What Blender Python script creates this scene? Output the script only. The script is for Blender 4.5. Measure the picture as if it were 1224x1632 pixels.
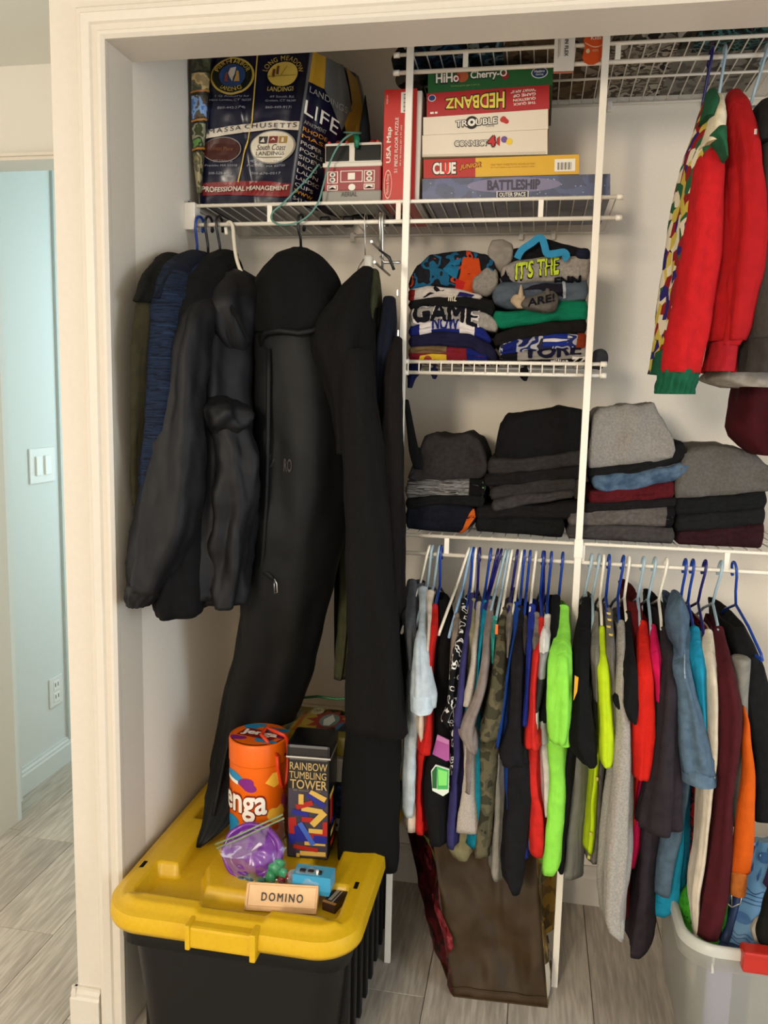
import bpy, bmesh, math, random
from mathutils import Vector, Matrix, noise
for _o in list(bpy.data.objects):
    bpy.data.objects.remove(_o)
SC = bpy.context.scene
COL = SC.collection
PI = math.pi
def lin(h):
    h = h.lstrip('#'); out = []
    for i in (0, 2, 4):
        c = int(h[i:i+2], 16)/255
        out.append(c/12.92 if c <= .04045 else ((c+.055)/1.055)**2.4)
    return (*out, 1)

# ------------------------------------------------------------------ camera
FPX, PITCH, YAW, ROLL, EYE = 1302.65, 0.133787, 0.180704, 0.0228146, Vector((0, 0, 1.37))
_fw = Vector((-math.sin(YAW)*math.cos(PITCH), math.cos(YAW)*math.cos(PITCH), -math.sin(PITCH)))
_r0 = Vector((math.cos(YAW), math.sin(YAW), 0)); _u0 = _r0.cross(_fw)
_rt = _r0*math.cos(ROLL)+_u0*math.sin(ROLL); _up = _u0*math.cos(ROLL)-_r0*math.sin(ROLL)
cam = bpy.data.objects.new('camera', bpy.data.cameras.new('camera')); COL.objects.link(cam)
cam.data.sensor_fit = 'VERTICAL'; cam.data.sensor_height = 36; cam.data.lens = 36*FPX/1632
cam.data.clip_start = .02
cam.matrix_world = Matrix(((_rt.x, _up.x, -_fw.x, EYE.x), (_rt.y, _up.y, -_fw.y, EYE.y), (_rt.z, _up.z, -_fw.z, EYE.z), (0, 0, 0, 1)))
SC.camera = cam
def ray(px, py): return _fw*FPX+_rt*(px-612)-_up*(py-816)
def at(px, py, Y):
    d = ray(px, py); return EYE+d*(Y/d.y)
def atz(px, py, z):
    d = ray(px, py); return EYE+d*((z-EYE.z)/d.z)
def atx(px, py, X):
    d = ray(px, py); return EYE+d*(X/d.x)

# ------------------------------------------------------------------ light and exposure
W = bpy.data.worlds.new('world'); SC.world = W; W.use_nodes = True
W.node_tree.nodes['Background'].inputs[0].default_value = (1, .95, .885, 1)
W.node_tree.nodes['Background'].inputs[1].default_value = 1.0
def lamp(name, kind, loc, power, color, size=.3, target=None, sizey=None):
    d = bpy.data.lights.new(name, kind); d.energy = power; d.color = color
    if kind == 'AREA':
        d.size = size
        if sizey: d.shape = 'RECTANGLE'; d.size_y = sizey
    else: d.shadow_soft_size = size
    o = bpy.data.objects.new(name, d); COL.objects.link(o); o.location = loc
    if target is not None: o.rotation_euler = (Vector(target)-Vector(loc)).to_track_quat('-Z', 'Y').to_euler()
    return o
lamp('ceiling_lamp', 'POINT', (-1.05, -2.2, 1.92), 172, (1, .875, .71), .28)
lamp('room_window', 'AREA', (2.6, .1, 1.0), 22, (.62, .80, 1), 1.0, (-.8, 1.7, .7), 1.3)
lamp('hall_window', 'AREA', (-1.02, 3.1, 1.25), 10, (.66, .90, 1), .9, (-1.7, 2.75, 1.15), 1.6)
vs = SC.view_settings
vs.view_transform = 'Standard'; vs.look = 'None'; vs.exposure = 0.46; vs.gamma = 1; vs.use_curve_mapping = False

# ------------------------------------------------------------------ materials
MATS = {}
def mat(name, col, rough=.6, kind='plain', scale=60, bump=.0, var=.0, metal=0, spec=.5, alpha=None, trans=0, col2=None, coat=0):
    """kinds: plain, cloth (weave), knit, wood, film"""
    if name in MATS: return MATS[name]
    m = bpy.data.materials.new(name); m.use_nodes = True; nt = m.node_tree; N = nt.nodes; L = nt.links
    b = N['Principled BSDF']
    b.inputs['Base Color'].default_value = lin(col); b.inputs['Roughness'].default_value = rough
    b.inputs['Metallic'].default_value = metal; b.inputs['Specular IOR Level'].default_value = spec
    if coat: b.inputs['Coat Weight'].default_value = coat
    if trans: b.inputs['Transmission Weight'].default_value = trans
    if alpha is not None: b.inputs['Alpha'].default_value = alpha
    if kind == 'plain' and not bump and not var:
        MATS[name] = m; return m
    tc = N.new('ShaderNodeTexCoord')
    nz = N.new('ShaderNodeTexNoise'); nz.inputs['Scale'].default_value = scale; nz.inputs['Detail'].default_value = 4
    L.new(tc.outputs['Object'], nz.inputs['Vector'])
    if var:
        rp = N.new('ShaderNodeMix'); rp.data_type = 'RGBA'; c = lin(col); c2 = lin(col2) if col2 else tuple(x*(1-var) for x in c[:3])+(1,)
        c1 = c if col2 else tuple(min(1, x*(1+var)) for x in c[:3])+(1,)
        rp.inputs[6].default_value = c1; rp.inputs[7].default_value = c2
        mr = N.new('ShaderNodeMapRange'); mr.inputs[1].default_value = .38; mr.inputs[2].default_value = .62
        L.new(nz.outputs['Fac'], mr.inputs[0]); L.new(mr.outputs[0], rp.inputs[0]); L.new(rp.outputs[2], b.inputs['Base Color'])
    bp = N.new('ShaderNodeBump'); bp.inputs['Strength'].default_value = bump if bump else .15; bp.inputs['Distance'].default_value = .002
    if kind in ('cloth', 'knit'):
        wv = N.new('ShaderNodeTexWave'); wv.wave_type = 'BANDS'; wv.bands_direction = 'Z' if kind == 'cloth' else 'X'
        wv.inputs['Scale'].default_value = 420 if kind == 'cloth' else 130; wv.inputs['Distortion'].default_value = 2.5
        L.new(tc.outputs['Object'], wv.inputs['Vector'])
        mx = N.new('ShaderNodeMath'); mx.operation = 'ADD'
        L.new(wv.outputs['Fac'], mx.inputs[0]); n2 = N.new('ShaderNodeTexNoise'); n2.inputs['Scale'].default_value = 900
        L.new(tc.outputs['Object'], n2.inputs['Vector']); L.new(n2.outputs['Fac'], mx.inputs[1]); L.new(mx.outputs[0], bp.inputs['Height'])
        if kind == 'cloth':      # soft drapery wrinkles
            mp = N.new('ShaderNodeMapping'); mp.inputs['Scale'].default_value = (1, 1, .28); L.new(tc.outputs['Object'], mp.inputs['Vector'])
            n3 = N.new('ShaderNodeTexNoise'); n3.inputs['Scale'].default_value = 42; n3.inputs['Detail'].default_value = 3; n3.inputs['Distortion'].default_value = .6; L.new(mp.outputs[0], n3.inputs['Vector'])
            b2 = N.new('ShaderNodeBump'); b2.inputs['Strength'].default_value = .5; b2.inputs['Distance'].default_value = .009
            L.new(n3.outputs['Fac'], b2.inputs['Height']); L.new(b2.outputs[0], bp.inputs['Normal'])
        b.inputs['Specular IOR Level'].default_value = min(spec, .18)
    else:
        L.new(nz.outputs['Fac'], bp.inputs['Height'])
    L.new(bp.outputs[0], b.inputs['Normal'])
    MATS[name] = m; return m
def cloth(col, kind='cloth', var=.12, scale=45, rough=.9, col2=None, bump=.18, spec=.25):
    return mat('cloth_%s_%s_%s_%g' % (col.strip('#'), kind, (col2 or '').strip('#'), scale), col, rough, kind, scale, bump, var, col2=col2, spec=spec)
def flat(col, rough=.55, spec=.4):
    if rough >= .8: spec = .08
    return mat('flat_'+col.strip('#')+'_%g' % rough, col, rough, spec=spec)
def blotch(name, cols, scale, rough=.85, kind='cloth', detail=2., vscale=(1, 1, 1), vor=False):
    """patchy prints: camouflage, abstract prints, photographs on packaging"""
    if name in MATS: return MATS[name]
    m = mat(name, cols[0], rough, kind, 60, .15, .01); nt = m.node_tree; N = nt.nodes; L = nt.links; b = N['Principled BSDF']
    tc = N.new('ShaderNodeTexCoord'); mp = N.new('ShaderNodeMapping'); mp.inputs['Scale'].default_value = vscale
    L.new(tc.outputs['Object'], mp.inputs['Vector'])
    if vor:
        t = N.new('ShaderNodeTexVoronoi'); t.inputs['Scale'].default_value = scale; L.new(mp.outputs[0], t.inputs['Vector'])
        sp = N.new('ShaderNodeSeparateColor'); L.new(t.outputs['Color'], sp.inputs[0]); fac = sp.outputs[0]
    else:
        t = N.new('ShaderNodeTexNoise'); t.inputs['Scale'].default_value = scale; t.inputs['Detail'].default_value = detail
        L.new(mp.outputs[0], t.inputs['Vector'])
        mr = N.new('ShaderNodeMapRange'); mr.inputs[1].default_value = .3; mr.inputs[2].default_value = .7; L.new(t.outputs['Fac'], mr.inputs[0]); fac = mr.outputs[0]
    cr = N.new('ShaderNodeValToRGB'); cr.color_ramp.interpolation = 'CONSTANT'
    e = cr.color_ramp.elements
    while len(e) < len(cols): e.new(.5)
    for i, c in enumerate(cols): e[i].position = i/len(cols); e[i].color = lin(c)
    L.new(fac, cr.inputs[0]); L.new(cr.outputs[0], b.inputs['Base Color'])
    return m
def clear_film(name, tint='#ffffff', a=.12, rough=.08, shiny=False):
    """thin clear plastic: mostly see-through with a glossy skin"""
    if name in MATS: return MATS[name]
    m = bpy.data.materials.new(name); m.use_nodes = True; nt = m.node_tree; N = nt.nodes; L = nt.links
    b = N['Principled BSDF']; b.inputs['Base Color'].default_value = lin(tint); b.inputs['Roughness'].default_value = rough; b.inputs['Metallic'].default_value = 1 if shiny else 0
    tr = N.new('ShaderNodeBsdfTransparent'); ms = N.new('ShaderNodeMixShader'); lw = N.new('ShaderNodeLayerWeight'); lw.inputs[0].default_value = .35
    ma = N.new('ShaderNodeMath'); ma.operation = 'MULTIPLY_ADD'; ma.inputs[1].default_value = .35; ma.inputs[2].default_value = a
    L.new(lw.outputs['Fresnel'], ma.inputs[0]); L.new(ma.outputs[0], ms.inputs[0])
    L.new(tr.outputs[0], ms.inputs[1]); L.new(b.outputs[0], ms.inputs[2]); L.new(ms.outputs[0], N['Material Output'].inputs[0])
    MATS[name] = m; return m

# ------------------------------------------------------------------ mesh building
class MB:
    def __init__(s): s.v = []; s.f = []; s.sm = []; s.mi = []
    def add(s, vs, fs, smooth=False, mi=0):
        o = len(s.v); s.v += [Vector(p) for p in vs]
        for f in fs: s.f.append([i+o for i in f]); s.sm.append(smooth); s.mi.append(mi)
        return s
    def box(s, a, b, mi=0):
        x0, y0, z0 = (min(a[i], b[i]) for i in range(3)); x1, y1, z1 = (max(a[i], b[i]) for i in range(3))
        v = [(x0,y0,z0),(x1,y0,z0),(x1,y1,z0),(x0,y1,z0),(x0,y0,z1),(x1,y0,z1),(x1,y1,z1),(x0,y1,z1)]
        return s.add(v, [(0,3,2,1),(4,5,6,7),(0,1,5,4),(1,2,6,5),(2,3,7,6),(3,0,4,7)], False, mi)
    def rbox(s, a, b, r, smooth=False, mi=0):
        """chamfered box"""
        lo = Vector([min(a[i], b[i]) for i in range(3)]); hi = Vector([max(a[i], b[i]) for i in range(3)])
        bm = bmesh.new(); bmesh.ops.create_cube(bm, size=1)
        for v in bm.verts: v.co = Vector([lo[i] if v.co[i] < 0 else hi[i] for i in range(3)])
        bmesh.ops.bevel(bm, geom=bm.edges[:], offset=r, segments=2, affect='EDGES', profile=.6)
        bm.verts.index_update()
        s.add([v.co.copy() for v in bm.verts], [[v.index for v in f.verts] for f in bm.faces], smooth, mi); bm.free(); return s
    def tube(s, pts, r, n=8, cap=True, closed=False, mi=0):
        pts = [Vector(p) for p in pts]; m = len(pts); rr = r if isinstance(r, (list, tuple)) else [r]*m
        up = None; rings = []
        for i, p in enumerate(pts):
            a = pts[i-1] if (i > 0 or closed) else p; c = pts[(i+1) % m] if (i < m-1 or closed) else p
            t = (c-a).normalized()
            if up is None:
                up = Vector((0,0,1)) if abs(t.z) < .9 else Vector((1,0,0))
            up = (up-t*up.dot(t)).normalized(); sd = t.cross(up)
            rings.append([p+(up*math.cos(2*PI*k/n)+sd*math.sin(2*PI*k/n))*rr[i] for k in range(n)])
        return s.loft(rings, cap and not closed, closed, mi=mi)
    def loft(s, rings, cap=True, closed=False, smooth=True, mi=0):
        n = len(rings[0]); m = len(rings); o = len(s.v); s.v += [Vector(p) for r in rings for p in r]
        for i in range(m if closed else m-1):
            j = (i+1) % m
            for k in range(n):
                l = (k+1) % n; s.f.append([o+i*n+k, o+j*n+k, o+j*n+l, o+i*n+l]); s.sm.append(smooth); s.mi.append(mi)
        if cap and not closed:
            s.f.append([o+k for k in range(n)]); s.sm.append(False); s.mi.append(mi)
            s.f.append([o+(m-1)*n+k for k in reversed(range(n))]); s.sm.append(False); s.mi.append(mi)
        return s
    def grid(s, P, smooth=True, mi=0):
        """P[i][j] open grid"""
        n = len(P[0]); o = len(s.v); s.v += [Vector(p) for r in P for p in r]
        for i in range(len(P)-1):
            for j in range(n-1):
                s.f.append([o+i*n+j, o+i*n+j+1, o+(i+1)*n+j+1, o+(i+1)*n+j]); s.sm.append(smooth); s.mi.append(mi)
        return s
    def prism(s, poly, o, ex, ey, en, mi=0):
        """2-D polygon extruded along en from o"""
        o = Vector(o); ex = Vector(ex); ey = Vector(ey); en = Vector(en); n = len(poly)
        a = [o+ex*x+ey*y for x, y in poly]; b = [p+en for p in a]
        return s.add(a+b, [list(range(n))[::-1], [n+i for i in range(n)]]+[[i, (i+1) % n, n+(i+1) % n, n+i] for i in range(n)], False, mi)
    def revolve(s, prof, c, n=32, smooth=True, mi=0):
        c = Vector(c); return s.loft([[c+Vector((r*math.cos(2*PI*k/n), r*math.sin(2*PI*k/n), z)) for k in range(n)] for r, z in prof], True, False, smooth, mi)
    def build(s, name, m, parent=None, loc=None, fix=True):
        if loc is None:
            if parent is not None: loc = parent.matrix_world.translation if parent.parent is None else parent.location+parent.parent.location
            else:
                lo = [min(p[i] for p in s.v) for i in range(3)]; hi = [max(p[i] for p in s.v) for i in range(3)]
                loc = Vector(((lo[0]+hi[0])/2, (lo[1]+hi[1])/2, lo[2]))
        loc = Vector(loc)
        me = bpy.data.meshes.new(name); me.from_pydata([tuple(p-loc) for p in s.v], [], s.f)
        for mm in (m if isinstance(m, (list, tuple)) else [m]): me.materials.append(mm)
        me.polygons.foreach_set('use_smooth', s.sm); me.polygons.foreach_set('material_index', s.mi)
        if fix:
            bm = bmesh.new(); bm.from_mesh(me); bmesh.ops.recalc_face_normals(bm, faces=bm.faces[:]); bm.to_mesh(me); bm.free()
        me.update()
        o = bpy.data.objects.new(name, me); COL.objects.link(o)
        if parent is not None: o.parent = parent
        else: o.location = loc
        return o
WLOC = {}
def tag(o, label=None, cat=None, group=None, kind=None):
    if label: o['label'] = label
    if cat: o['category'] = cat
    if group: o['group'] = group
    if kind: o['kind'] = kind
    return o
def thing(name, label, cat, loc, group=None):
    o = bpy.data.objects.new(name, None); COL.objects.link(o); o.empty_display_size = .05
    o.location = loc; o.matrix_world = Matrix.Translation(Vector(loc)); return tag(o, label, cat, group)
def part(name, mb, m, parent): 
    """a part of a thing (or a sub-part of a part): meshes are given in world space"""
    loc = Vector((0,0,0)); q = parent
    while q is not None: loc += q.location; q = q.parent
    return mb.build(name, m, parent, loc)
def share(name, src, parent, offset):
    o = bpy.data.objects.new(name, src.data); COL.objects.link(o); o.parent = parent; o.location = src.location+Vector(offset); return o

# lettering -------------------------------------------------------
def text_geo(txt, bold=0., shear=0., space=1.):
    c = bpy.data.curves.new('t', 'FONT'); c.body = txt; c.shear = shear; c.space_character = space; c.resolution_u = 3
    c.size = 1; o = bpy.data.objects.new('t', c); COL.objects.link(o)
    dg = bpy.context.evaluated_depsgraph_get(); me = o.evaluated_get(dg).to_mesh()
    v = [(p.co.x, p.co.y, 0) for p in me.vertices]; f = [list(p.vertices) for p in me.polygons]
    bpy.data.objects.remove(o); bpy.data.curves.remove(c)
    if not v: return [], []
    if bold > .003:      # heavier strokes: the outline stamped round a small circle
        v0, f0 = v, f; n0 = len(v0); v = []; f = []; kk = 6
        for k in range(kk):
            dx, dy = bold*math.cos(2*PI*k/kk), bold*math.sin(2*PI*k/kk)
            v += [(x+dx, y+dy, k) for x, y, _ in v0]; f += [[i+k*n0 for i in q] for q in f0]
        v += [(x, y, kk) for x, y, _ in v0]; f += [[i+kk*n0 for i in q] for q in f0]
    x0 = min(p[0] for p in v); x1 = max(p[0] for p in v); y0 = min(p[1] for p in v); y1 = max(p[1] for p in v)
    return [((p[0]-x0)/max(1e-6, x1-x0), (p[1]-y0)/max(1e-6, y1-y0), p[2]) for p in v], f
class Face:
    """a printable surface: fn(u,v)->point, u,v in 0..1; nrm(u,v) outward"""
    def __init__(s, fn, eps=.0006): s.fn = fn; s.eps = eps
    def P(s, u, v, k=1):
        p = s.fn(u, v); a = s.fn(u+.004, v)-s.fn(u-.004, v); b = s.fn(u, v+.004)-s.fn(u, v-.004)
        n = a.cross(b)
        return p+n.normalized()*s.eps*k if n.length else p
    def poly(s, pts, m, parent, name='print', k=1, sub=0):
        bm = bmesh.new(); bm.faces.new([bm.verts.new((x, y, 0)) for x, y in pts]); s._emit(bm, m, parent, name, k, sub)
    def polys(s, lst, m, parent, name='print', k=1, sub=0):
        if len(lst) <= 6:
            for pts in lst: s.poly(pts, m, parent, name, k, sub)
            return
        bm = bmesh.new()
        for pts in lst: bm.faces.new([bm.verts.new((x, y, 0)) for x, y in pts])
        s._emit(bm, m, parent, name, k, sub)
    def text(s, txt, m, parent, u0, v0, u1, v1, bold=0., shear=0., space=1., name='lettering', k=2, sub=0, rot=0, warp=None):
        v, f = text_geo(txt, bold, shear, space)
        if not v: return
        bm = bmesh.new(); w = []
        for x, y, ly in v:
            if rot == 180: x, y = 1-x, 1-y
            if rot == 90: x, y = 1-y, x
            if rot == -90: x, y = y, 1-x
            if warp: x, y = warp(x, y)
            w.append(bm.verts.new((u0+(u1-u0)*x, v0+(v1-v0)*y, ly*1e-5)))
        for q in f:
            try: bm.faces.new([w[i] for i in q])
            except ValueError: pass
        s._emit(bm, m, parent, name, k, sub)
    def ellipse(s, cu, cv, ru, rv, m, parent, name='print', k=1, n=28, a0=0, rot=0, sub=0):
        s.poly([(cu+ru*math.cos(2*PI*i/n), cv+rv*math.sin(2*PI*i/n)) for i in range(n)], m, parent, name, k, sub)
    def _emit(s, bm, m, parent, name, k, sub):
        bmesh.ops.triangulate(bm, faces=bm.faces[:])
        for _ in range(8):
            if not sub: break
            e = [e for e in bm.edges if e.calc_length() > sub]
            if not e: break
            bmesh.ops.subdivide_edges(bm, edges=e, cuts=1); bmesh.ops.triangulate(bm, faces=[f for f in bm.faces if len(f.verts) > 3])
        bm.verts.index_update()
        mb = MB(); mb.add([s.P(v.co.x, v.co.y, k+v.co.z*1e5*.11) for v in bm.verts], [[v.index for v in f.verts] for f in bm.faces]); bm.free()
        loc = Vector((0,0,0)); q = parent
        while q is not None: loc += q.location; q = q.parent
        return mb.build(name, m, parent, loc, fix=False)
def quadface(p00, p10, p01, eps=.0006):
    p00 = Vector(p00); a = Vector(p10)-p00; b = Vector(p01)-p00
    return Face(lambda u, v: p00+a*u+b*v, eps)
def fbm(p, s=1., o=3):
    return noise.fractal(Vector(p)*s, 1., 2., o)
# ------------------------------------------------------------------ the room
XL, YB, YF, YJ, ZH = -.815, 2.19, 1.49, 1.585, 2.022      # left wall, back wall, front plane, jamb end, opening height
YS, XP1, XP2 = 1.84, -.300, .104                          # shelf fronts, poles
XO, ZC = -.928, 2.25                                      # outer corner of the closet, room ceiling
M_wall = mat('wall_paint', '#efe5d4', .75, scale=220, bump=.05, var=.015)
M_ceil = mat('ceiling_paint', '#d8d8cf', .85, scale=200, bump=.05, var=.01)
M_trim = mat('trim_paint', '#d3cabb', .42, spec=.45, scale=90, bump=.015, var=.01)
M_hall = mat('hall_paint', '#d9dfdc', .7, scale=200, bump=.04, var=.01)
def struct(name, mb, m, parent=None):
    if parent is not None: return part(name, mb, m, parent)
    return tag(mb.build(name, m), kind='structure')
# floor: every plank a piece
def wood_mat():
    m = bpy.data.materials.new('plank_wood'); m.use_nodes = True; N = m.node_tree.nodes; L = m.node_tree.links; b = N['Principled BSDF']
    tc = N.new('ShaderNodeTexCoord'); oi = N.new('ShaderNodeObjectInfo')
    ad = N.new('ShaderNodeVectorMath'); ad.operation = 'MULTIPLY_ADD'; ad.inputs[1].default_value = (1, .09, 1)
    L.new(tc.outputs['Object'], ad.inputs[0])
    cb = N.new('ShaderNodeCombineXYZ'); ml = N.new('ShaderNodeMath'); ml.operation = 'MULTIPLY'; ml.inputs[1].default_value = 37
    L.new(oi.outputs['Random'], ml.inputs[0]); L.new(ml.outputs[0], cb.inputs[0]); L.new(ml.outputs[0], cb.inputs[1]); L.new(cb.outputs[0], ad.inputs[2])
    n0 = N.new('ShaderNodeTexNoise'); n0.inputs['Scale'].default_value = 9; n0.inputs['Detail'].default_value = 3; n0.inputs['Distortion'].default_value = .9
    L.new(ad.outputs[0], n0.inputs['Vector'])
    wv = N.new('ShaderNodeMath'); wv.operation = 'MULTIPLY'; wv.inputs[1].default_value = 55; L.new(n0.outputs['Fac'], wv.inputs[0])
    sn = N.new('ShaderNodeMath'); sn.operation = 'SINE'; L.new(wv.outputs[0], sn.inputs[0])
    n1 = N.new('ShaderNodeTexNoise'); n1.inputs['Scale'].default_value = 130; n1.inputs['Detail'].default_value = 3; L.new(ad.outputs[0], n1.inputs['Vector'])
    mx = N.new('ShaderNodeMath'); mx.operation = 'MULTIPLY_ADD'; mx.inputs[1].default_value = .07; L.new(sn.outputs[0], mx.inputs[0]); L.new(n1.outputs['Fac'], mx.inputs[2])
    m2 = N.new('ShaderNodeMath'); m2.operation = 'MULTIPLY_ADD'; m2.inputs[1].default_value = .7; L.new(n0.outputs['Fac'], m2.inputs[0]); L.new(mx.outputs[0], m2.inputs[2])
    cr = N.new('ShaderNodeValToRGB'); e = cr.color_ramp.elements; e[0].position = .45; e[0].color = lin('#948b7f'); e[1].position = 1.15; e[1].color = lin('#c1b7a8')
    x = e.new(.8); x.color = lin('#ada294')
    L.new(m2.outputs[0], cr.inputs[0])
    hs = N.new('ShaderNodeHueSaturation'); mr = N.new('ShaderNodeMapRange'); mr.inputs[3].default_value = .88; mr.inputs[4].default_value = 1.14
    L.new(oi.outputs['Random'], mr.inputs[0]); L.new(mr.outputs[0], hs.inputs['Value']); L.new(cr.outputs[0], hs.inputs['Color']); L.new(hs.outputs[0], b.inputs['Base Color'])
    bp = N.new('ShaderNodeBump'); bp.inputs['Strength'].default_value = .12; bp.inputs['Distance'].default_value = .002; L.new(m2.outputs[0], bp.inputs['Height']); L.new(bp.outputs[0], b.inputs['Normal'])
    b.inputs['Roughness'].default_value = .42
    return m
M_wood = wood_mat()
floor = struct('floor', MB().box((-3.2, -2.5, -.06), (2.6, 4.4, -.008)), mat('floor_joint', '#a89c8c', .8))  # pale joint colour has the shine of the plank bevels painted in
floor.location = floor.location
pw = .192; x0 = .19-pw*15; _pl = None
rows = {}
for i in range(-1, 22):
    xa = x0+i*pw
    if xa > 1.5: break
    # board ends seen in the photograph fix the stagger of three boards
    ends = {-.27: 1.727, -1.20: 1.748, -1.45: 2.155}
    s0 = None
    for k, e in ends.items():
        if xa-.004 <= k < xa+pw-.004: s0 = e
    if s0 is None: s0 = (i*.437) % 1.22
    y = s0-1.22*3
    while y < 4.2:
        if y+1.22 > .2:
            mbp = MB()
            if _pl is None:
                _pl = part('plank', mbp.rbox((xa+.0008, y+.0008, -.012), (xa+pw-.0008, y+1.22-.0008, 0), .0012), M_wood, floor)
                _ref = (xa, y)
            else:
                share('plank', _pl, floor, (xa-_ref[0], y-_ref[1], 0))
        y += 1.22
# closet walls
struct('wall_back', MB().box((XL-.12, YB, 0), (1.45, YB+.1, 2.45)), M_wall)
struct('wall_left', MB().box((XO, YJ-.02, 0), (XL, 3.9, 2.45)), M_wall)
struct('wall_right', MB().box((1.35, YF, 0), (1.45, YB, 2.45)), M_wall)
struct('wall_front', MB().box((XO, YF, 2.03), (1.45, YJ, 2.45)).box((XO, YF, 0), (XL-.012, YJ-.02, 2.03)).box((1.25, YF, 0), (1.45, YJ, 2.03)), M_trim)
struct('ceiling_closet', MB().box((XO, YJ, 2.45), (1.45, YB+.1, 2.5)), M_ceil)
struct('ceiling', MB().box((-3.2, -2.5, ZC), (2.6, YF, ZC+.05)).box((-3.2, YF, ZC), (XO, 4.4, ZC+.05)), M_ceil)
# jamb liner and stepped casing
struct('trim_1', MB().box((XL-.012, YF+.001, 0), (XL+.003, YJ, ZH)), M_trim)
struct('trim_2', MB().box((XL-.012, YF+.001, ZH-.003), (1.25, YJ, ZH+.012)), M_trim)
prof = [(0, 0), (0, .010), (.006, .016), (.012, .016), (.015, .011), (.026, .010), (.029, .015), (.044, .017), (.047, .013), (.055, .012), (.058, .008), (.060, 0)]
def casing(name, x, z, side):
    mb = MB(); n = len(prof)
    if side == 'v':
        rings = [[Vector((XL+.003-w, YF-d, zz if zz < 1 else ZH-.003+w)) for w, d in prof] for zz in (0, 2)]
    else:
        rings = [[Vector(((XL+.003-w) if xx < 0 else 1.25+w, YF-d, ZH-.003+w)) for w, d in prof] for xx in (-1, 1)]
    mb.loft(rings, True, False, False); return struct(name, mb, M_trim)
casing('trim_3', 0, 0, 'v'); casing('trim_4', 0, 0, 'h')
def baseprof(h=.095, t=.014):
    return [(0, 0), (t, 0), (t, h*.72), (t*.75, h*.78), (t*.75, h*.86), (t*.4, h*.92), (t*.4, h), (0, h)]
def baseboard(name, a, b, nrm, h=.095, t=.014, m=None):
    a = Vector(a); b = Vector(b); nrm = Vector(nrm)
    mb = MB(); mb.loft([[p+nrm*d+Vector((0, 0, z)) for d, z in baseprof(h, t)] for p in (a, b)], True, False, False)
    return struct(name, mb, m or M_trim)
baseboard('baseboard_front', (XO-.012, YF, 0), (XL-.058, YF, 0), (0, -1, 0), .092)
baseboard('baseboard_corner', (XO, YF-.012, 0), (XO, 2.9, 0), (-1, 0, 0), .092)
baseboard('baseboard_back', (XL, YB, 0), (1.35, YB, 0), (0, -1, 0), .11, .016)
baseboard('baseboard_left', (XL, YJ, 0), (XL, YB-.016, 0), (1, 0, 0), .11, .014)
# doorway to the hall
HZ = 2.005
struct('wall_doorway', MB().box((-3.2, 2.13, 0), (-1.585, 2.23, ZC)).box((-1.585, 2.13, HZ), (XO, 2.23, ZC)), mat('doorway_paint', '#d3cec2', .75, scale=200, bump=.04, var=.01))
struct('trim_5', MB().box((-3.0, 2.118, HZ-.002), (XO, 2.13, HZ+.018)).box((-3.0, 2.108, HZ+.006), (XO, 2.13, HZ+.014)), M_trim)
struct('trim_6', MB().box((-1.62, 2.23, 0), (-1.585, 2.25, HZ)).box((-1.66, 2.25, 0), (-1.62, 2.30, HZ)).box((-1.70, 2.30, 0), (-1.655, 2.36, 2.1)), M_hall)
struct('wall_hall', MB().box((-1.8, 2.23, 0), (-1.685, 4.2, ZC)), M_hall)
struct('wall_hall_end', MB().box((-1.8, 4.1, 0), (XO, 4.2, ZC)), M_hall)
baseboard('baseboard_hall', (-1.685, 2.36, 0), (-1.685, 2.70, 0), (1, 0, 0), .095, .014, M_hall)
struct('trim_7', MB().box((-1.69, 2.678, .0), (-1.675, 2.90, 2.2)), mat('hall_casing', '#c3cdca', .5))
sw = thing('light_switch', 'white double rocker light switch plate on the pale blue hall wall', 'switch', (-1.685, 2.575, 1.06))
part('plate', MB().rbox((-1.685, 2.50, 1.065), (-1.679, 2.648, 1.185), .002), flat('#e6e8e4', .35), sw)
for k in (0, 1):
    part('rocker', MB().rbox((-1.681, 2.53+k*.052, 1.092), (-1.673, 2.565+k*.052, 1.158), .0015), flat('#eef0ec', .3), sw)
ol = thing('wall_outlet', 'white duplex power outlet low on the pale blue hall wall', 'outlet', (-1.685, 2.61, .245))
part('plate', MB().rbox((-1.685, 2.573, .242), (-1.679, 2.652, .350), .002), flat('#e6e8e4', .35), ol)
for k in (0, 1):
    so = part('socket', MB().rbox((-1.681, 2.594, .257+k*.044), (-1.677, 2.631, .291+k*.044), .0015), flat('#eef0ec', .3), ol)
    part('slot', MB().box((-1.6785, 2.602, .270+k*.044), (-1.6768, 2.606, .284+k*.044)).box((-1.6785, 2.619, .270+k*.044), (-1.6768, 2.623, .284+k*.044)), flat('#22221f'), so)

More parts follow.
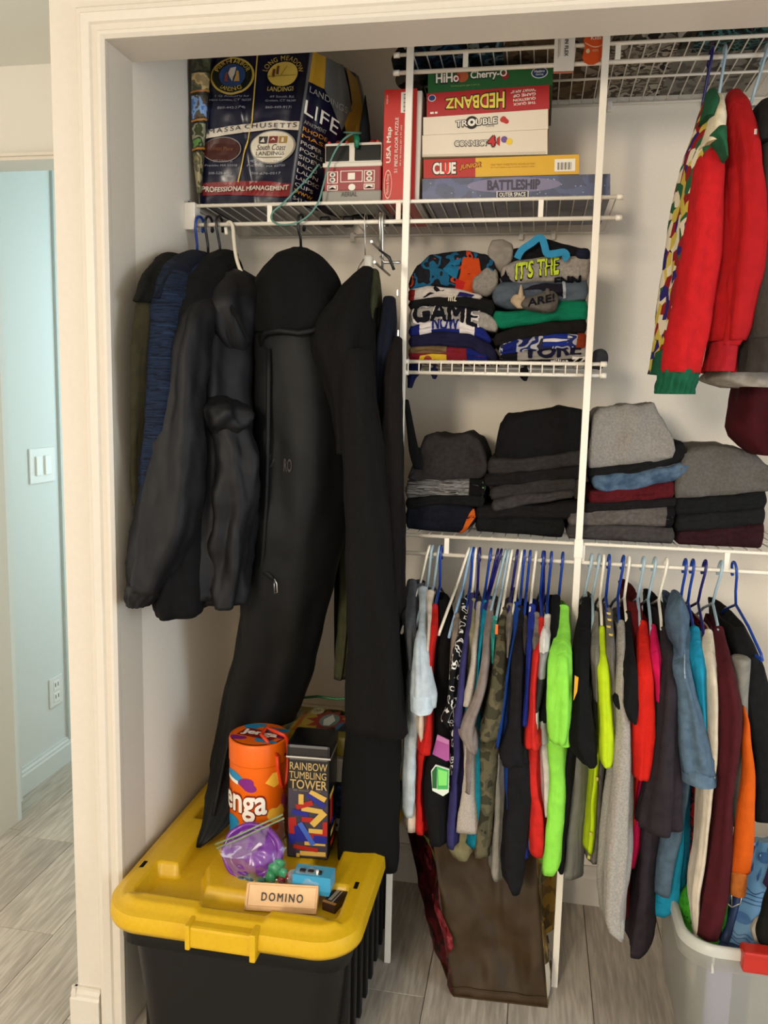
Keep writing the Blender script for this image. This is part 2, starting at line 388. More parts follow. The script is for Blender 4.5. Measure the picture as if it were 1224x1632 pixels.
# ------------------------------------------------------------------ wire shelving
M_wire = mat('white_wire', '#efe7d8', .38, spec=.5)
G_sh = 'white wire closet shelves'
def wire_shelf(label, xa, xb, z, yf=YS, yb=YB-.012, drop=.042, spacing=.0285, spacers=(), rodlow=True, ends=(1, 1), lip=False, clips=()):
    t = thing('wire_shelf', label, 'shelf', ((xa+xb)/2, (yf+yb)/2, z), G_sh)
    R = .0042
    def rail(name, y, zz, r=R): return part(name, MB().tube([(xa, y, zz), (xb, y, zz)], r, 8), M_wire, t)
    rail('front_rail', yf, z)
    if not lip: rail('hang_rod' if rodlow else 'front_lip_rail', yf, z-drop, .0048 if rodlow else R)
    else: rail('front_lip_rail', yf, z-drop)
    rail('back_rail', yb, z-.003, .0032); rail('middle_rail', (yf+yb)/2, z-.005, .0030)
    n = int((xb-xa)/spacing); w0 = None
    for i in range(n+1):
        x = xa+.006+i*(xb-xa-.012)/n
        if w0 is None:
            mb = MB(); p = [(x, yb, z), (x, yf+.004, z+.0035), (x, yf-.0015, z+.0028)]
            if lip: p += [(x, yf-.0045, z-.004), (x, yf-.0045, z-drop)]
            w0 = part('wire', mb.tube(p, .0015, 6), M_wire, t); x00 = x
        else: share('wire', w0, t, (x-x00, 0, 0))
    for x in spacers: part('spacer', MB().rbox((x-.0055, yf-.003, z-drop+.002), (x+.0055, yf+.003, z-.002), .001), M_wire, t)
    for k, e in enumerate(ends):
        if not e: continue
        x = (xa, xb)[k]
        for zz in (z, z-drop): part('end_cap', MB().tube([(x-.006, yf, zz), (x+.007, yf, zz)], R*1.45, 10), M_wire, t)
    for x in clips:
        part('wall_clip', MB().rbox((x-.006, yb-.004, z-.020), (x+.006, YB, z+.004), .003), M_wire, t)
    return t
xs1 = at(430, 350, YS).x; xs2 = at(635, 340, YS).x; xs3 = at(862, 332, YS).x
wire_shelf('wire shelf holding the plastic bag and board games, above the dark coats', XL+.002, .150, 1.806, spacers=(xs1, xs2, xs3), ends=(0, 1), clips=(-.06, .02, -.5))
wire_shelf('short wire shelf loaded with folded graphic t-shirts', XP1+.006, at(962, 580, YS).x, 1.461, lip=True, drop=.024, spacing=.0253, clips=(-.2, .05))
wire_shelf('long low wire shelf under the folded trousers, shirts hanging below it', XP1+.006, 1.30, 1.068, spacers=(at(712, 865, YS).x, at(928, 880, YS).x, at(1158, 895, YS).x), ends=(0, 0))
wire_shelf('topmost wire shelf just under the closet opening header', at(632, 90, YS).x, 1.30, 2.108, spacers=(at(742, 95, YS).x, at(985, 80, YS).x), drop=.036, ends=(1, 0), clips=(.14, .37))
br = thing('shelf_bracket', 'white plastic end bracket fixing the upper shelf to the left wall', 'bracket', (XL, YS, 1.755))
part('bracket_plate', MB().rbox((XL, YS-.012, 1.752), (XL+.026, YS+.02, 1.812), .002), M_wire, br)
part('screw', MB().revolve([(.0025, 0), (.0025, .002)], (XL+.012, YS-.012, 1.812), 8), flat('#22211f', .4), br)
# support poles with shelf clips
def pole(x, xt, zt, label, clipz):
    t = thing('shelf_pole', label, 'pole', (x, YS-.010, 0), 'white shelf support poles')
    part('post', MB().rbox((x-.0075, YS-.016, 0), (x+.0075, YS-.005, zt), .0015), M_wire, t)
    for z in clipz: part('pole_clip', MB().rbox((x-.0095, YS-.018, z-.03), (x+.0095, YS-.004, z+.012), .002), M_wire, t)
pole(XP1, 0, 2.13, 'white vertical shelf pole beside the black trousers', (1.068,))
pole(XP2, 0, 2.13, 'white vertical shelf pole beside the lime green shirt', (1.068,))
# ------------------------------------------------------------------ garments
def cr(vals, t):
    """Catmull-Rom through a list of tuples, t in 0..1"""
    n = len(vals)-1; x = min(max(t, 0), 1)*n; i = min(int(x), n-1); f = x-i
    p1 = vals[i]; p2 = vals[i+1]; p0 = vals[i-1] if i > 0 else p1; p3 = vals[i+2] if i+2 <= n else p2
    return tuple(.5*(2*b+(c-a)*f+(2*a-5*b+4*c-d)*f*f+(3*b-a-3*c+d)*f**3) for a, b, c, d in zip(p0, p1, p2, p3))
def world_rows(rows, Y, d):
    out = []
    for r in rows:
        y, xl, xr = r[:3]
        if len(r) > 3: Y = r[3]
        if len(r) > 4: d = r[4]
        a = at(xl, y, Y); b = at(xr, y, Y)
        out.append(((a.x+b.x)/2, Y, (a.z+b.z)/2, abs(b.x-a.x)/2, d/2, (b.z-a.z)*0))
    return out
def resample(R, n):
    """even spacing by height"""
    cum = [0]
    for a, b in zip(R, R[1:]): cum.append(cum[-1]+max(1e-4, math.dist(a[:3], b[:3])))
    out = []
    for i in range(n):
        s = cum[-1]*i/(n-1); k = 0
        while k < len(cum)-2 and cum[k+1] < s: k += 1
        f = (s-cum[k])/(cum[k+1]-cum[k]); out.append(cr(R, (k+f)/(len(R)-1)))
    return out
def drape_surface(rows, Y, d, seed=0, folds=5, amp=.006, crumple=.004, pw=2.3, cs=14, rel=0.):
    R = world_rows(rows, Y, d); rnd = random.Random(seed); ph = [rnd.uniform(0, 6.28) for _ in range(8)]
    S = resample(R, 60)
    def f(th, v):
        x, y, z, rx, ry, _ = cr(S, v)
        c, s = math.cos(th), math.sin(th)
        k = (abs(c)**pw+abs(s)**pw)**(-1/pw)
        px, py = rx*c*k, ry*s*k
        g = amp*(math.sin(folds*th+ph[0]+2.5*v+1.2*math.sin(3*v+ph[1]))+.6*math.sin((folds+3)*th+ph[2]-3*v))
        g += rel*rx*(math.sin(3*th+ph[3]+1.8*v)*.6+.5*math.sin(5*th+ph[4]-2.5*v)+.3*math.sin(8*th+ph[5]+3*v))
        g *= min(1, .25+1.5*v)*min(1, rx/.03)*min(1, ry/.035) if not rel else min(1, .2+2*v)
        q = Vector((x+px, y+py, z))
        g += crumple*(fbm((q.x*1.5+seed, q.y*1.5, q.z*.8), cs, 3))*min(1, rx/.025)*min(1, ry/.02)
        n = Vector((c, s*rx/max(ry, 1e-3), 0)); n = n.normalized()
        return q+n*g+Vector((0, 0, crumple*.6*fbm((q.x+9, q.y, q.z+seed), cs*.7, 2)))
    return f
def drape(name, rows, m, parent, Y=1.7, d=.1, seed=0, folds=5, amp=.006, crumple=.004, pw=2.3, cs=14, n=40, rings=34, hem=.012, close_top=True, rel=0.):
    f = drape_surface(rows, Y, d, seed, folds, amp, crumple, pw, cs, rel)
    RG = [[f(2*PI*k/n, i/(rings-1)) for k in range(n)] for i in range(rings)]
    def centre(r): return sum(r, Vector())/n
    def shrink(r, k, dz): c = centre(r); return [c+(p-c)*k+Vector((0, 0, dz)) for p in r]
    top = [shrink(RG[0], .15, .006), shrink(RG[0], .75, .004)] if close_top else []
    bot = []
    if hem: bot = [shrink(RG[-1], .93, .001), shrink(RG[-1], .86, .03), shrink(RG[-1], .3, .05)]
    mb = MB().loft(top+RG+bot, True); o = part(name, mb, m, parent)
    return o, f
def face_of(f, th0, th1, v0, v1, eps=.0012):
    """printable window on a draped surface; u runs from th0 to th1, v upward from v1 to v0"""
    return Face(lambda u, v: f(th0+(th1-th0)*u, v1+(v0-v1)*v), eps)

# hangers: one mesh per pattern, hung on a rod ---------------------
HANG = {}
def hanger_mesh(kind, w=.185, neck=.075, drop=.085):
    key = (kind, w, neck, drop)
    if key in HANG: return HANG[key]
    mb = MB(); r = .0031 if kind == 'tube' else (.0012 if kind == 'wire' else .0027)
    hk = [(0, .0145*math.cos(a), .0045+.0145*math.sin(a)) for a in [math.radians(-30+i*15) for i in range(15)]]
    hk = [(0, .0125, -.009)]+hk
    hk += [(0, -.0145, -.01), (0, -.010, -.022), (0, -.003, -neck*.6), (0, 0, -neck)]
    mb.tube(hk, r, 8)
    zt = -neck
    if kind != 'clip':
        mb.tube([(0, -w, zt-drop-.012), (0, -w*.96, zt-drop), (0, -w*.5, zt-drop*.42), (0, 0, zt), (0, w*.5, zt-drop*.42), (0, w*.96, zt-drop), (0, w, zt-drop-.012)], r*1.05, 8)
        mb.tube([(0, -w, zt-drop-.012), (0, 0, zt-drop-.018), (0, w, zt-drop-.012)], r, 8)
        if kind == 'tube': mb.tube([(0, .0125, -.012), (0, .0165, -.0085), (0, .0135, -.004)], r*1.15, 8)
    else:
        mb.tube([(0, -w, zt), (0, w, zt)], r, 8)
    o = mb.build('hanger_source', flat('#ffffff'), None, (0, 0, 0)); me = o.data; bpy.data.objects.remove(o)
    HANG[key] = me; return me
M_hw = mat('hanger_white', '#efe6d2', .35); M_hl = mat('hanger_pale_blue', '#9db4be', .35); M_hb = mat('hanger_blue', '#123a92', .3)
M_hn = mat('hanger_navy', '#17165e', .3); M_hk = mat('hanger_black', '#121214', .35); M_hm = mat('hanger_steel', '#b9b6ae', .3, metal=.9); M_hlb = mat('hanger_sky', '#8fb0d0', .35)
HM = dict(w=M_hw, l=M_hl, b=M_hb, n=M_hn, k=M_hk, m=M_hm, s=M_hlb)
HN = dict(w='white plastic', l='pale blue plastic', b='royal blue plastic', n='navy blue plastic', k='black plastic', m='thin steel wire', s='sky blue plastic')
def hanger(px, py, z, col, label, rot=0., tilt=0., kind=None, w=.145, group='hangers on the lower rod', neck=.075, drop=.0667, Y=YS):
    me = hanger_mesh(kind or ('wire' if col == 'm' else 'tube'), w, neck, drop)
    x = at(px, py, Y).x
    key = (me.name, col)
    if key not in HANG:
        m2 = me.copy(); m2.materials.clear(); m2.materials.append(HM[col]); HANG[key] = m2
    o = bpy.data.objects.new('clothes_hanger', HANG[key]); COL.objects.link(o)
    o.location = (x, Y, z); o.rotation_euler = (0, tilt, rot)
    return tag(o, label, 'hanger', group), x

# shirts hanging edge-on ------------------------------------------
def shirt(label, m, hx, sleeve=None, body=None, Yn=1.665, L=None, seed=None, cat='shirt', name='hanging_shirt', rise=0, group='shirts on the lower rod', sm=None, sd=.075, back=.007, far=True, drop=80):
    """rows are the near edge as seen, from the neckline by the hanger (far) down the shoulder to the near edge; hx is the hanger's x on the rod"""
    seed = seed if seed is not None else int(abs(hx)*9973) % 997
    sl = list(sleeve or []); bd = list(body or [])
    y0 = min([r[0] for r in sl[:1]+bd[:1]])
    top_seen = y0 < 1020
    def Yat(y, off=0):
        if not top_seen: return Yn+off
        d = ray((sl or bd)[0][1], y); m_ = d.z/d.y          # where the sight line meets the hanger's sloping arm
        return max(Yn+off, min(1.828, 1.2625/(.46-m_)+off*.3))
    if sl and (not bd or bd[0][0] > y0+25):
        a, b = sl[0][1:3]; pre = [(y0+4, a+(b-a)*.12, b-(b-a)*.12)]
        for r in sl[1:]:
            if bd and r[0] > bd[0][0]-30: break
            if r[0] < y0+drop*1.2: pre.append((r[0]+4, r[1]+(r[2]-r[1])*.15, r[2]-(r[2]-r[1])*.15))
        bd = pre+(bd or [(sl[-1][0]+90, sl[-1][1], sl[-1][2])])
    R = []
    for r in bd:
        w = world_rows([r[:3]], Yat(r[0], .03), .05)[0]; R.append(w)
    S = resample(R, 40)
    t = thing(name, label, cat, (hx, YS, min(r[2] for r in R)), group)
    rnd = random.Random(seed); ph = [rnd.uniform(0, 6.28) for _ in range(6)]
    n = 40; rings = 36; RG = []
    for i in range(rings):
        v = i/(rings-1); x, y, z, rx, ry, _ = cr(S, v); ring = []
        LL = L if L else max(.05, 2*(YS-y))
        for k in range(n):
            th = 2*PI*k/n; c, s = math.cos(th), math.sin(th)
            u = (s+1)/2; u2 = u**1.2
            ht = 1.15*(rx*(1-u)**.4+min(rx, back)*u**.5)*(abs(c)**.55)*(1 if c >= 0 else -1)
            yy = y+LL*u2
            w = .30*rx*(math.sin(3*th+ph[0]+1.5*v)*.6+math.sin(5*th+ph[1]-2.2*v)*.4)*(1-u)*min(1, 2.5*v+.1)
            w += (.004*math.sin(6*u2*PI+ph[2]+2*v)+.003*math.sin(11*u2*PI+ph[3]))*min(1, 2*v)
            kx = min(1, u2*LL/max(.02, YS-y)); xx = x+(hx-x)*kx*(1-v)**1.3+ht+w
            q = Vector((xx, yy, z)); q.z += .005*math.sin(5*u2+ph[4])*v
            q.x += .003*fbm((q.x+seed, q.y*2, q.z), 18, 3)
            ring.append(q)
        RG.append(ring)
    def mid(r): return sum(r, Vector())/n
    def shr(r, k, dz): c = mid(r); return [Vector((c.x+(p.x-c.x)*k, c.y+(p.y-c.y)*(1-(1-k)*.1), p.z+dz)) for p in r]
    mb = MB().loft([shr(RG[0], .3, -.012), shr(RG[0], .8, .0)]+RG+[shr(RG[-1], .9, .0008), shr(RG[-1], .8, .03)], True)
    part('body', mb, m, t)
    fs = None
    if sl:
        rw = [(r[0], r[1], r[2], Yat(r[0]), min(sd, .02+sd*max(0, (r[0]-y0)/drop)) if top_seen else sd) for r in sl]
        _, fs = drape('sleeve', rw, sm or m, t, Yn, sd, seed, 3, 0, .003, 2.0, 18, 40, 32, rel=.20)
    return t, fs
# ------------------------------------------------------------------ shirts on the lower rod
ZR = 1.0265
def X(px, py): return at(px, py, YS).x
SH = []
def hang(px, col, lab, rot=0, tilt=0): 
    y = 878+(px-645)*.0674
    return hanger(px, y, ZR, col, lab, rot, tilt)[1]
C_heather = cloth('#a79d92', var=.1, scale=300)
camo = blotch('camouflage', ['#2d2a1c', '#4a4633', '#5c553f', '#3a3828'], 26)
bw = blotch('black_white_print', ['#0f0f10', '#0f0f10', '#0f0f10', '#d9d6cf', '#0f0f10'], 62, detail=1)
hx = hang(682, 'w', 'white plastic hanger of the pale denim shirt, leftmost on the lower rod', .0, .22)
shirt('grey-blue shirt hanging leftmost on the lower rod behind the pale denim', cloth('#4a4c50'), X(668, 880), [(927, 649, 664), (950, 645, 665), (985, 643, 666), (1015, 646, 668), (1060, 650, 668)], [(930, 650, 664), (1000, 648, 664), (1100, 648, 662), (1200, 645, 657)], 1.70)
t, f = shirt('pale washed denim shirt with a turned-up short cuff, leftmost on the lower rod', cloth('#a9b4ba', var=.16, scale=30), hx, [(938, 665, 682), (960, 668, 681), (995, 668, 681), (1015, 662, 683), (1045, 659, 686), (1075, 657, 690), (1100, 656, 694), (1122, 657, 693)], [(1000, 664, 680), (1090, 648, 668), (1150, 647, 663), (1200, 644, 658), (1260, 642, 657), (1303, 641, 653)], 1.65)
drape('cuff', [(1104, 655, 695), (1118, 655, 694), (1130, 657, 691)], cloth('#b9c6cf'), t, 1.648, .082, 3, 3, .002, .002, 2.0)
hx2 = hang(688, 'l', 'thin pale blue hanger of the cream shirt at the left of the lower rod', 0, .1)
shirt('cream white shirt with drooping sleeve between pale denim and red shirts', cloth('#cdbfae'), hx2, [(944, 679, 693), (960, 680, 690), (1020, 682, 689), (1090, 672, 687), (1125, 667, 684), (1150, 664, 685), (1172, 671, 680)], [(1100, 664, 684), (1190, 655, 665), (1260, 656, 664), (1300, 645, 661), (1324, 643, 660)], 1.68)
hx = hang(699, 'l', 'pale blue hanger of the bright red shirt near the left pole', 0, .12)
shirt('bright red shirt beside the black shirt with coloured block prints', cloth('#b81d17'), hx, [(966, 689, 698), (1000, 687, 698), (1040, 684, 693), (1090, 683, 690), (1150, 680, 690), (1193, 667, 689)], [(1180, 666, 684), (1250, 663, 674), (1300, 663, 677), (1335, 663, 681)], 1.67)
hx = hang(703, 'b', 'royal blue hanger of the black shirt with block prints', 0, .01)
t, f = shirt('black shirt with a pink patch and a green patch down its side', cloth('#100f10', var=.2), hx, None, [(956, 698, 709), (980, 697, 719), (1040, 690, 719), (1100, 685, 717), (1160, 685, 717), (1200, 684, 717), (1250, 672, 714), (1300, 674, 713), (1352, 684, 712)], 1.655, back=.012)
def patch(pts, m, Y, name='print', k=0):
    mb = MB(); P = [at(x, y, Y-k*.0007) for x, y in pts]; n = len(P); B = [p+Vector((0, .004, 0)) for p in P]
    mb.add(P+B, [list(range(n)), [n+i for i in range(n)][::-1]]+[[i, (i+1) % n, n+(i+1) % n, n+i] for i in range(n)]); return part(name, mb, m, t)
patch([(697, 1171), (716, 1180), (716, 1212), (711, 1213), (689, 1202)], flat('#a44f92', .6), 1.6715)
patch([(697, 1171), (716, 1180), (715, 1187), (695, 1179)], flat('#c07bb2', .6), 1.6715, k=1)
patch([(694, 1219), (716, 1226), (715, 1263), (706, 1269), (689, 1260), (687, 1229)], flat('#d5dccf', .6), 1.6715)
patch([(696, 1221.5), (715, 1227.5), (714, 1258), (697, 1258)], flat('#3fa653', .6), 1.6715, k=1)
patch([(694, 1222), (696, 1222), (696, 1257), (689, 1256), (688.5, 1230)], flat('#1d5a2c', .6), 1.6715, k=1)
patch([(698, 1226), (713, 1230), (712, 1252), (699, 1252)], flat('#7fd86b', .6), 1.6715, k=2)
hx = hang(744, 'w', 'white hanger tilted left holding the taupe shirt', 0, .28)
shirt('taupe shirt with dark lower half left of the black-and-white print', cloth('#7d7268'), X(744, 883), [(981, 724, 733), (1005, 721, 733), (1035, 718, 731), (1080, 716, 728)], None, 1.70)
hx = hang(749, 's', 'sky blue hanger of the black-and-white printed shirt', 0, .18)
shirt('black shirt with white scribble print all over', bw, hx, [(957, 735, 746), (1000, 731, 745), (1040, 721, 738), (1080, 717, 733), (1120, 713, 729), (1142, 704, 723), (1150, 712, 722)], [(1100, 714, 730), (1180, 714, 726), (1215, 713, 724), (1260, 712, 722)], 1.665)
hx = hang(754, 'b', 'royal blue hanger of the purple-navy shirt', 0, .06)
shirt('long purple-navy shirt hanging down to the brown bag', cloth('#33305e'), hx, [(948, 748, 756), (1000, 743, 752), (1050, 735, 745), (1100, 730, 742), (1140, 724, 739), (1151, 730, 738)], [(1140, 725, 738), (1190, 722, 736), (1250, 720, 732), (1300, 715, 728), (1358, 712, 725)], 1.66)
hx = hang(758, 'w', 'white hanger of the khaki green shirt', 0, .05)
t, f = shirt('khaki green shirt with rounded hem showing at the bottom above the brown bag', cloth('#807a5a'), hx, [(957, 750, 759), (990, 748, 758), (1008, 748, 760), (1030, 745, 756), (1060, 744, 752), (1090, 744, 750)], [(1100, 738, 752), (1230, 729, 743), (1290, 722, 745), (1335, 711, 757), (1360, 712, 755), (1376, 722, 744)], 1.70, back=.01)
hx = hang(764, 'n', 'navy hanger of the oatmeal shirt', 0, .02)
shirt('oatmeal heather shirt with short sleeve and wide flared hem', C_heather, hx, [(962, 759, 768), (990, 757, 766), (1020, 752, 763), (1050, 750, 763), (1085, 743, 760), (1117, 737, 755)], [(1120, 741, 754), (1190, 741, 753), (1240, 739, 750), (1290, 730, 753), (1332, 724, 759)], 1.66)
hx = hang(781, 'b', 'royal blue hanger of the teal shirt', 0, .1)
shirt('bright teal blue shirt hanging down past its taupe neighbour', cloth('#0e7b93'), hx, [(960, 769, 778), (1000, 765, 774), (1040, 760, 771), (1100, 755, 764), (1133, 740, 750)], [(1120, 752, 764), (1195, 753, 765), (1260, 752, 767), (1320, 755, 766), (1350, 747, 761)], 1.675)
hx = hang(791, 'n', 'navy hanger of the taupe grey shirt', 0, .18)
shirt('taupe grey shirt with a wide pointed sleeve left of camouflage', cloth('#7c716b'), hx, [(959, 777, 787), (1000, 771, 785), (1050, 768, 781), (1100, 757, 774), (1145, 736, 760), (1165, 732, 759), (1192, 747, 763)], [(1170, 742, 760), (1220, 743, 756), (1270, 744, 753)], 1.65)
hx = hang(796, 'n', 'dark navy hanger leaning over the mint shirt', 0, .22)
shirt('mint teal shirt barely showing beside the camouflage shirt', cloth('#2f8a80'), hx, [(985, 783, 793), (1000, 783, 792), (1020, 783, 790), (1050, 782, 790)], None, 1.68)
hx = hang(803, 'l', 'pale blue hanger over the orange price tag', 0, .2)
tg = tag(MB().rbox(at(789, 1011, 1.66), at(794, 995, 1.662), .0008).build('garment_tag', flat('#e0641c', .5)), 'small orange tag hanging beside the camouflage shirt', 'tag')
hx = hang(809, 'l', 'pale hanger in the pair above the camouflage shirt', 0, .14)
shirt('green camouflage shirt with long loose sleeve', camo, hx, [(972, 799, 809), (990, 794, 808), (1020, 788, 810), (1060, 782, 813), (1100, 777, 811), (1140, 770, 804), (1172, 763, 794)], [(1100, 775, 806), (1180, 765, 792), (1240, 764, 787), (1300, 763, 782), (1372, 753, 774)], 1.66, back=.012)
hx = hang(814, 'w', 'white hanger above the camouflage shirt', 0, .12)
shirt('warm grey shirt right of the camouflage shirt', cloth('#756c63'), hx, [(964, 807, 820), (985, 807, 818), (1010, 806, 816), (1040, 806, 813)], None, 1.675)
hx = hang(823, 'n', 'dark navy hanger of the blue-sleeved shirt', 0, .1)
shirt('royal blue shirt with sleeve flaring out behind the long black shirt', cloth('#163a80'), hx, [(963, 818, 829), (1000, 816, 826), (1045, 809, 818), (1100, 797, 814), (1150, 785, 811), (1165, 787, 806), (1182, 790, 799)], [(1100, 804, 822), (1200, 802, 822), (1290, 806, 830)], 1.672)
hx = hang(830, 'w', 'white hanger of the pale grey long shirt', 0, .1)
shirt('pale grey long shirt left of the long black shirt', cloth('#8a867c'), X(820, 892), None, [(975, 815, 824), (1050, 808, 818), (1120, 800, 812), (1190, 788, 806), (1250, 786, 806), (1300, 786, 804), (1350, 783, 803), (1390, 780, 801), (1406, 784, 798)], 1.68, rise=0, L=.25)
hx = hang(835, 'b', 'royal blue hanger of the long black shirt', 0, .04)
shirt('long black shirt with flared cuff, longest in the left half of the rod', cloth('#151316', var=.2), hx, [(968, 822, 836), (1000, 819, 837), (1050, 813, 837), (1100, 811, 836), (1150, 807, 835), (1190, 795, 836), (1213, 797, 838)], [(1150, 812, 836), (1215, 806, 845), (1260, 805, 845), (1300, 805, 840), (1350, 801, 832), (1390, 799, 829), (1420, 806, 826), (1431, 813, 823)], 1.648, back=.012)
hx = hang(844, 'b', 'royal blue hanger of the dark grey shirt', 0, .05)
shirt('dark brownish grey shirt squeezed between black and royal blue', cloth('#3c3634'), hx, [(984, 833, 841), (1020, 833, 841), (1060, 834, 840), (1120, 833, 839)], None, 1.685)
hx = hang(853, 'w', 'white hanger of the ultramarine shirt', 0, .06)
shirt('ultramarine blue shirt with long narrow sleeve', cloth('#1f2f86'), hx, [(966, 842, 854), (1000, 840, 852), (1040, 839, 849), (1100, 836, 845), (1148, 831, 843)], [(1160, 832, 842), (1310, 831, 842), (1372, 828, 845)], 1.662)
hx = hang(865, 'b', 'royal blue hanger twisted against its twin near the right pole', .05, .02)
hx0 = hang(867.5, 'n', 'dark navy hanger crossing the royal blue one near the right pole', -.05, -.02)
shirt('stone grey shirt between ultramarine and coral red', cloth('#786f66'), hx, [(979, 849, 861), (1000, 848, 860), (1025, 846, 858), (1060, 845, 855)], [(1100, 844, 852), (1280, 840, 848), (1354, 839, 849)], 1.675)
shirt('coral red shirt with folded sleeve and long straight hem', cloth('#c22620'), hx0, [(987, 857, 867), (1010, 855, 867), (1040, 849, 861), (1085, 844, 856), (1130, 843, 856), (1160, 837, 858), (1185, 835, 863)], [(1170, 840, 862), (1230, 843, 861), (1270, 847, 864), (1310, 847, 874), (1350, 848, 874), (1366, 850, 870)], 1.652)
hx = hang(878, 'b', 'royal blue hanger of the colour-block shirt', 0, .04)
t, f = shirt('colour-block shirt with white, grey and black banded sleeve', cloth('#cfcac3'), hx, [(982, 867, 880), (1000, 866, 879), (1020, 862, 876), (1038, 858, 874)], [(1040, 858, 874), (1140, 856, 872), (1200, 858, 874), (1250, 860, 876), (1300, 862, 878)], 1.66)
drape('sleeve_band', [(1037, 858, 874), (1055, 856, 872), (1074, 854, 870)], cloth('#858585'), t, 1.655, .07, 3, 3, .002, .002, 2.0, hem=0)
drape('sleeve_band', [(1072, 854, 870), (1100, 852, 866), (1127, 850, 859)], cloth('#2d2d2d'), t, 1.655, .065, 3, 3, .002, .002, 2.0, hem=0)
drape('cuff', [(1125, 850, 859), (1150, 848, 858), (1169, 846, 858)], cloth('#dcd9d6'), t, 1.655, .06, 3, 3, .002, .002, 2.0)
shirt('black shirt with grey cuffs behind the lime green shirt', cloth('#0f0f10'), X(884, 896), [(952, 879, 893), (1000, 877, 890), (1060, 868, 882), (1110, 860, 876), (1142, 857, 874)], [(1140, 860, 876), (1200, 862, 876), (1236, 862, 876)], 1.69)
t = bpy.data.objects[SC.collection.objects[-1].parent.name]
drape('cuff', [(1140, 858, 873), (1158, 856, 873), (1177, 856, 874)], cloth('#a5a59f'), t, 1.689, .07, 4, 3, .002, .002, 2.0)
hx = hang(896, 'b', 'royal blue hanger of the lime green shirt, beside the right pole', 0, .04)
t, f = shirt('bright lime green shirt beside the white pole', cloth('#8bd94a', var=.06), hx, [(968, 889, 907), (1000, 885, 907), (1040, 877, 909), (1080, 874, 911), (1110, 872, 913), (1140, 872, 912), (1160, 873, 908), (1176, 874, 904)], [(1160, 874, 908), (1200, 875, 906), (1250, 877, 905), (1300, 874, 902), (1350, 869, 897), (1380, 864, 892), (1396, 863, 882)], 1.64, back=.01)
drape('sleeve_flap', [(1140, 890, 912), (1165, 889, 911), (1184, 888, 913)], cloth('#8bd94a', var=.06), t, 1.648, .05, 5, 3, .003, .003, 2.0)

# right bay
hx = hang(941, 'l', 'pale blue hanger of the black shirt right of the white pole', 0, .12)
t, f = shirt('black shirt with a yellow print right of the white pole', cloth('#0d0d0e', var=.2), hx, [(955, 928, 940), (985, 921, 941), (1030, 915, 940), (1080, 913, 938), (1120, 910, 942), (1150, 904, 946), (1172, 900, 949), (1195, 914, 951), (1212, 928, 951)], [(1172, 902, 934), (1210, 900, 915), (1260, 897, 911), (1310, 893, 906), (1350, 889, 901), (1393, 885, 898)], 1.65)
patch([(916, 1077), (922, 1080), (920, 1102), (914, 1117)], flat('#d29a17', .6), 1.610)
hx = hang(953, 'l', 'slim pale hanger of the grey sport shirt', 0, .1)
shirt('olive grey shirt showing between black and neon yellow', cloth('#6c6a60'), hx, [(977, 945, 954), (1005, 943, 954), (1035, 940, 955), (1070, 942, 954), (1110, 945, 953)], None, 1.67)
shirt('long grey sport shirt hanging below the black sleeve, near the white pole', cloth('#77776f', var=.05), X(950, 900), None, [(985, 947, 953), (1080, 940, 950), (1170, 925, 945), (1205, 915, 937), (1250, 911, 936), (1300, 906, 932), (1350, 902, 929), (1385, 899, 927), (1402, 897, 926)], 1.685, rise=0, L=.26)
hx = hang(961, 'w', 'white hanger of the neon yellow shirt', 0, .03)
shirt('neon yellow shirt with loose short sleeve', cloth('#b5cf1b', var=.05), hx, [(1002, 954, 964), (1030, 953, 966), (1060, 950, 971), (1100, 952, 974), (1150, 954, 977), (1195, 953, 979), (1213, 958, 974)], [(1190, 948, 962), (1215, 943, 953), (1280, 939, 949), (1365, 932, 942)], 1.655)
hx = hang(970, 'b', 'royal blue hanger of the grey shirt with gold print', 0, .02)
t, f = shirt('grey shirt with small gold print beside neon yellow', cloth('#6b665f'), hx, [(972, 965, 976), (1000, 965, 977), (1040, 966, 979), (1090, 970, 984), (1130, 974, 988), (1160, 974, 984)], [(1170, 950, 975), (1220, 947, 963), (1300, 942, 957), (1378, 936, 951)], 1.672)
for (yy, xx) in ((976, 966.5), (986, 968), (997, 966.5), (1010, 970)):
    patch([(xx, yy), (xx+7, yy+1), (xx+6, yy+4), (xx+1, yy+3)], flat('#b79b43', .5), 1.630)
for (yy, xx) in ((1240, 950), (1328, 940), (1365, 937)):
    patch([(xx, yy-2), (xx+4, yy), (xx+3, yy+5), (xx-1, yy+3)], flat('#b6b04b', .5), 1.678)
hx = hang(992, 'b', 'royal blue hanger of the heather grey hoodie', 0, .08)
shirt('heather grey sweatshirt, palest and widest in the right bay', cloth('#9a948b', var=.14, scale=260), hx, [(992, 984, 996), (1020, 982, 998), (1060, 979, 998), (1100, 977, 997), (1140, 978, 1006), (1170, 974, 1008), (1220, 971, 1008), (1270, 965, 1008), (1330, 958, 1007), (1390, 955, 1004), (1430, 955, 997), (1462, 960, 995), (1480, 982, 995)], [(1000, 985, 998), (1200, 985, 1003), (1330, 980, 1000)], 1.66, sd=.09, rise=.07)
hx = hang(1001, 'w', 'white hanger of the boxy black tee in the right bay', 0, .05)
shirt('black tee with angular sleeve corner over the heather grey sweatshirt', cloth('#0f0f10', var=.2), hx, [(977, 995, 1006), (1020, 995, 1008), (1060, 991, 1013), (1095, 984, 1017), (1115, 977, 1019), (1130, 988, 1019), (1143, 1002, 1014)], [(1110, 1000, 1012), (1200, 1000, 1010)], 1.642)
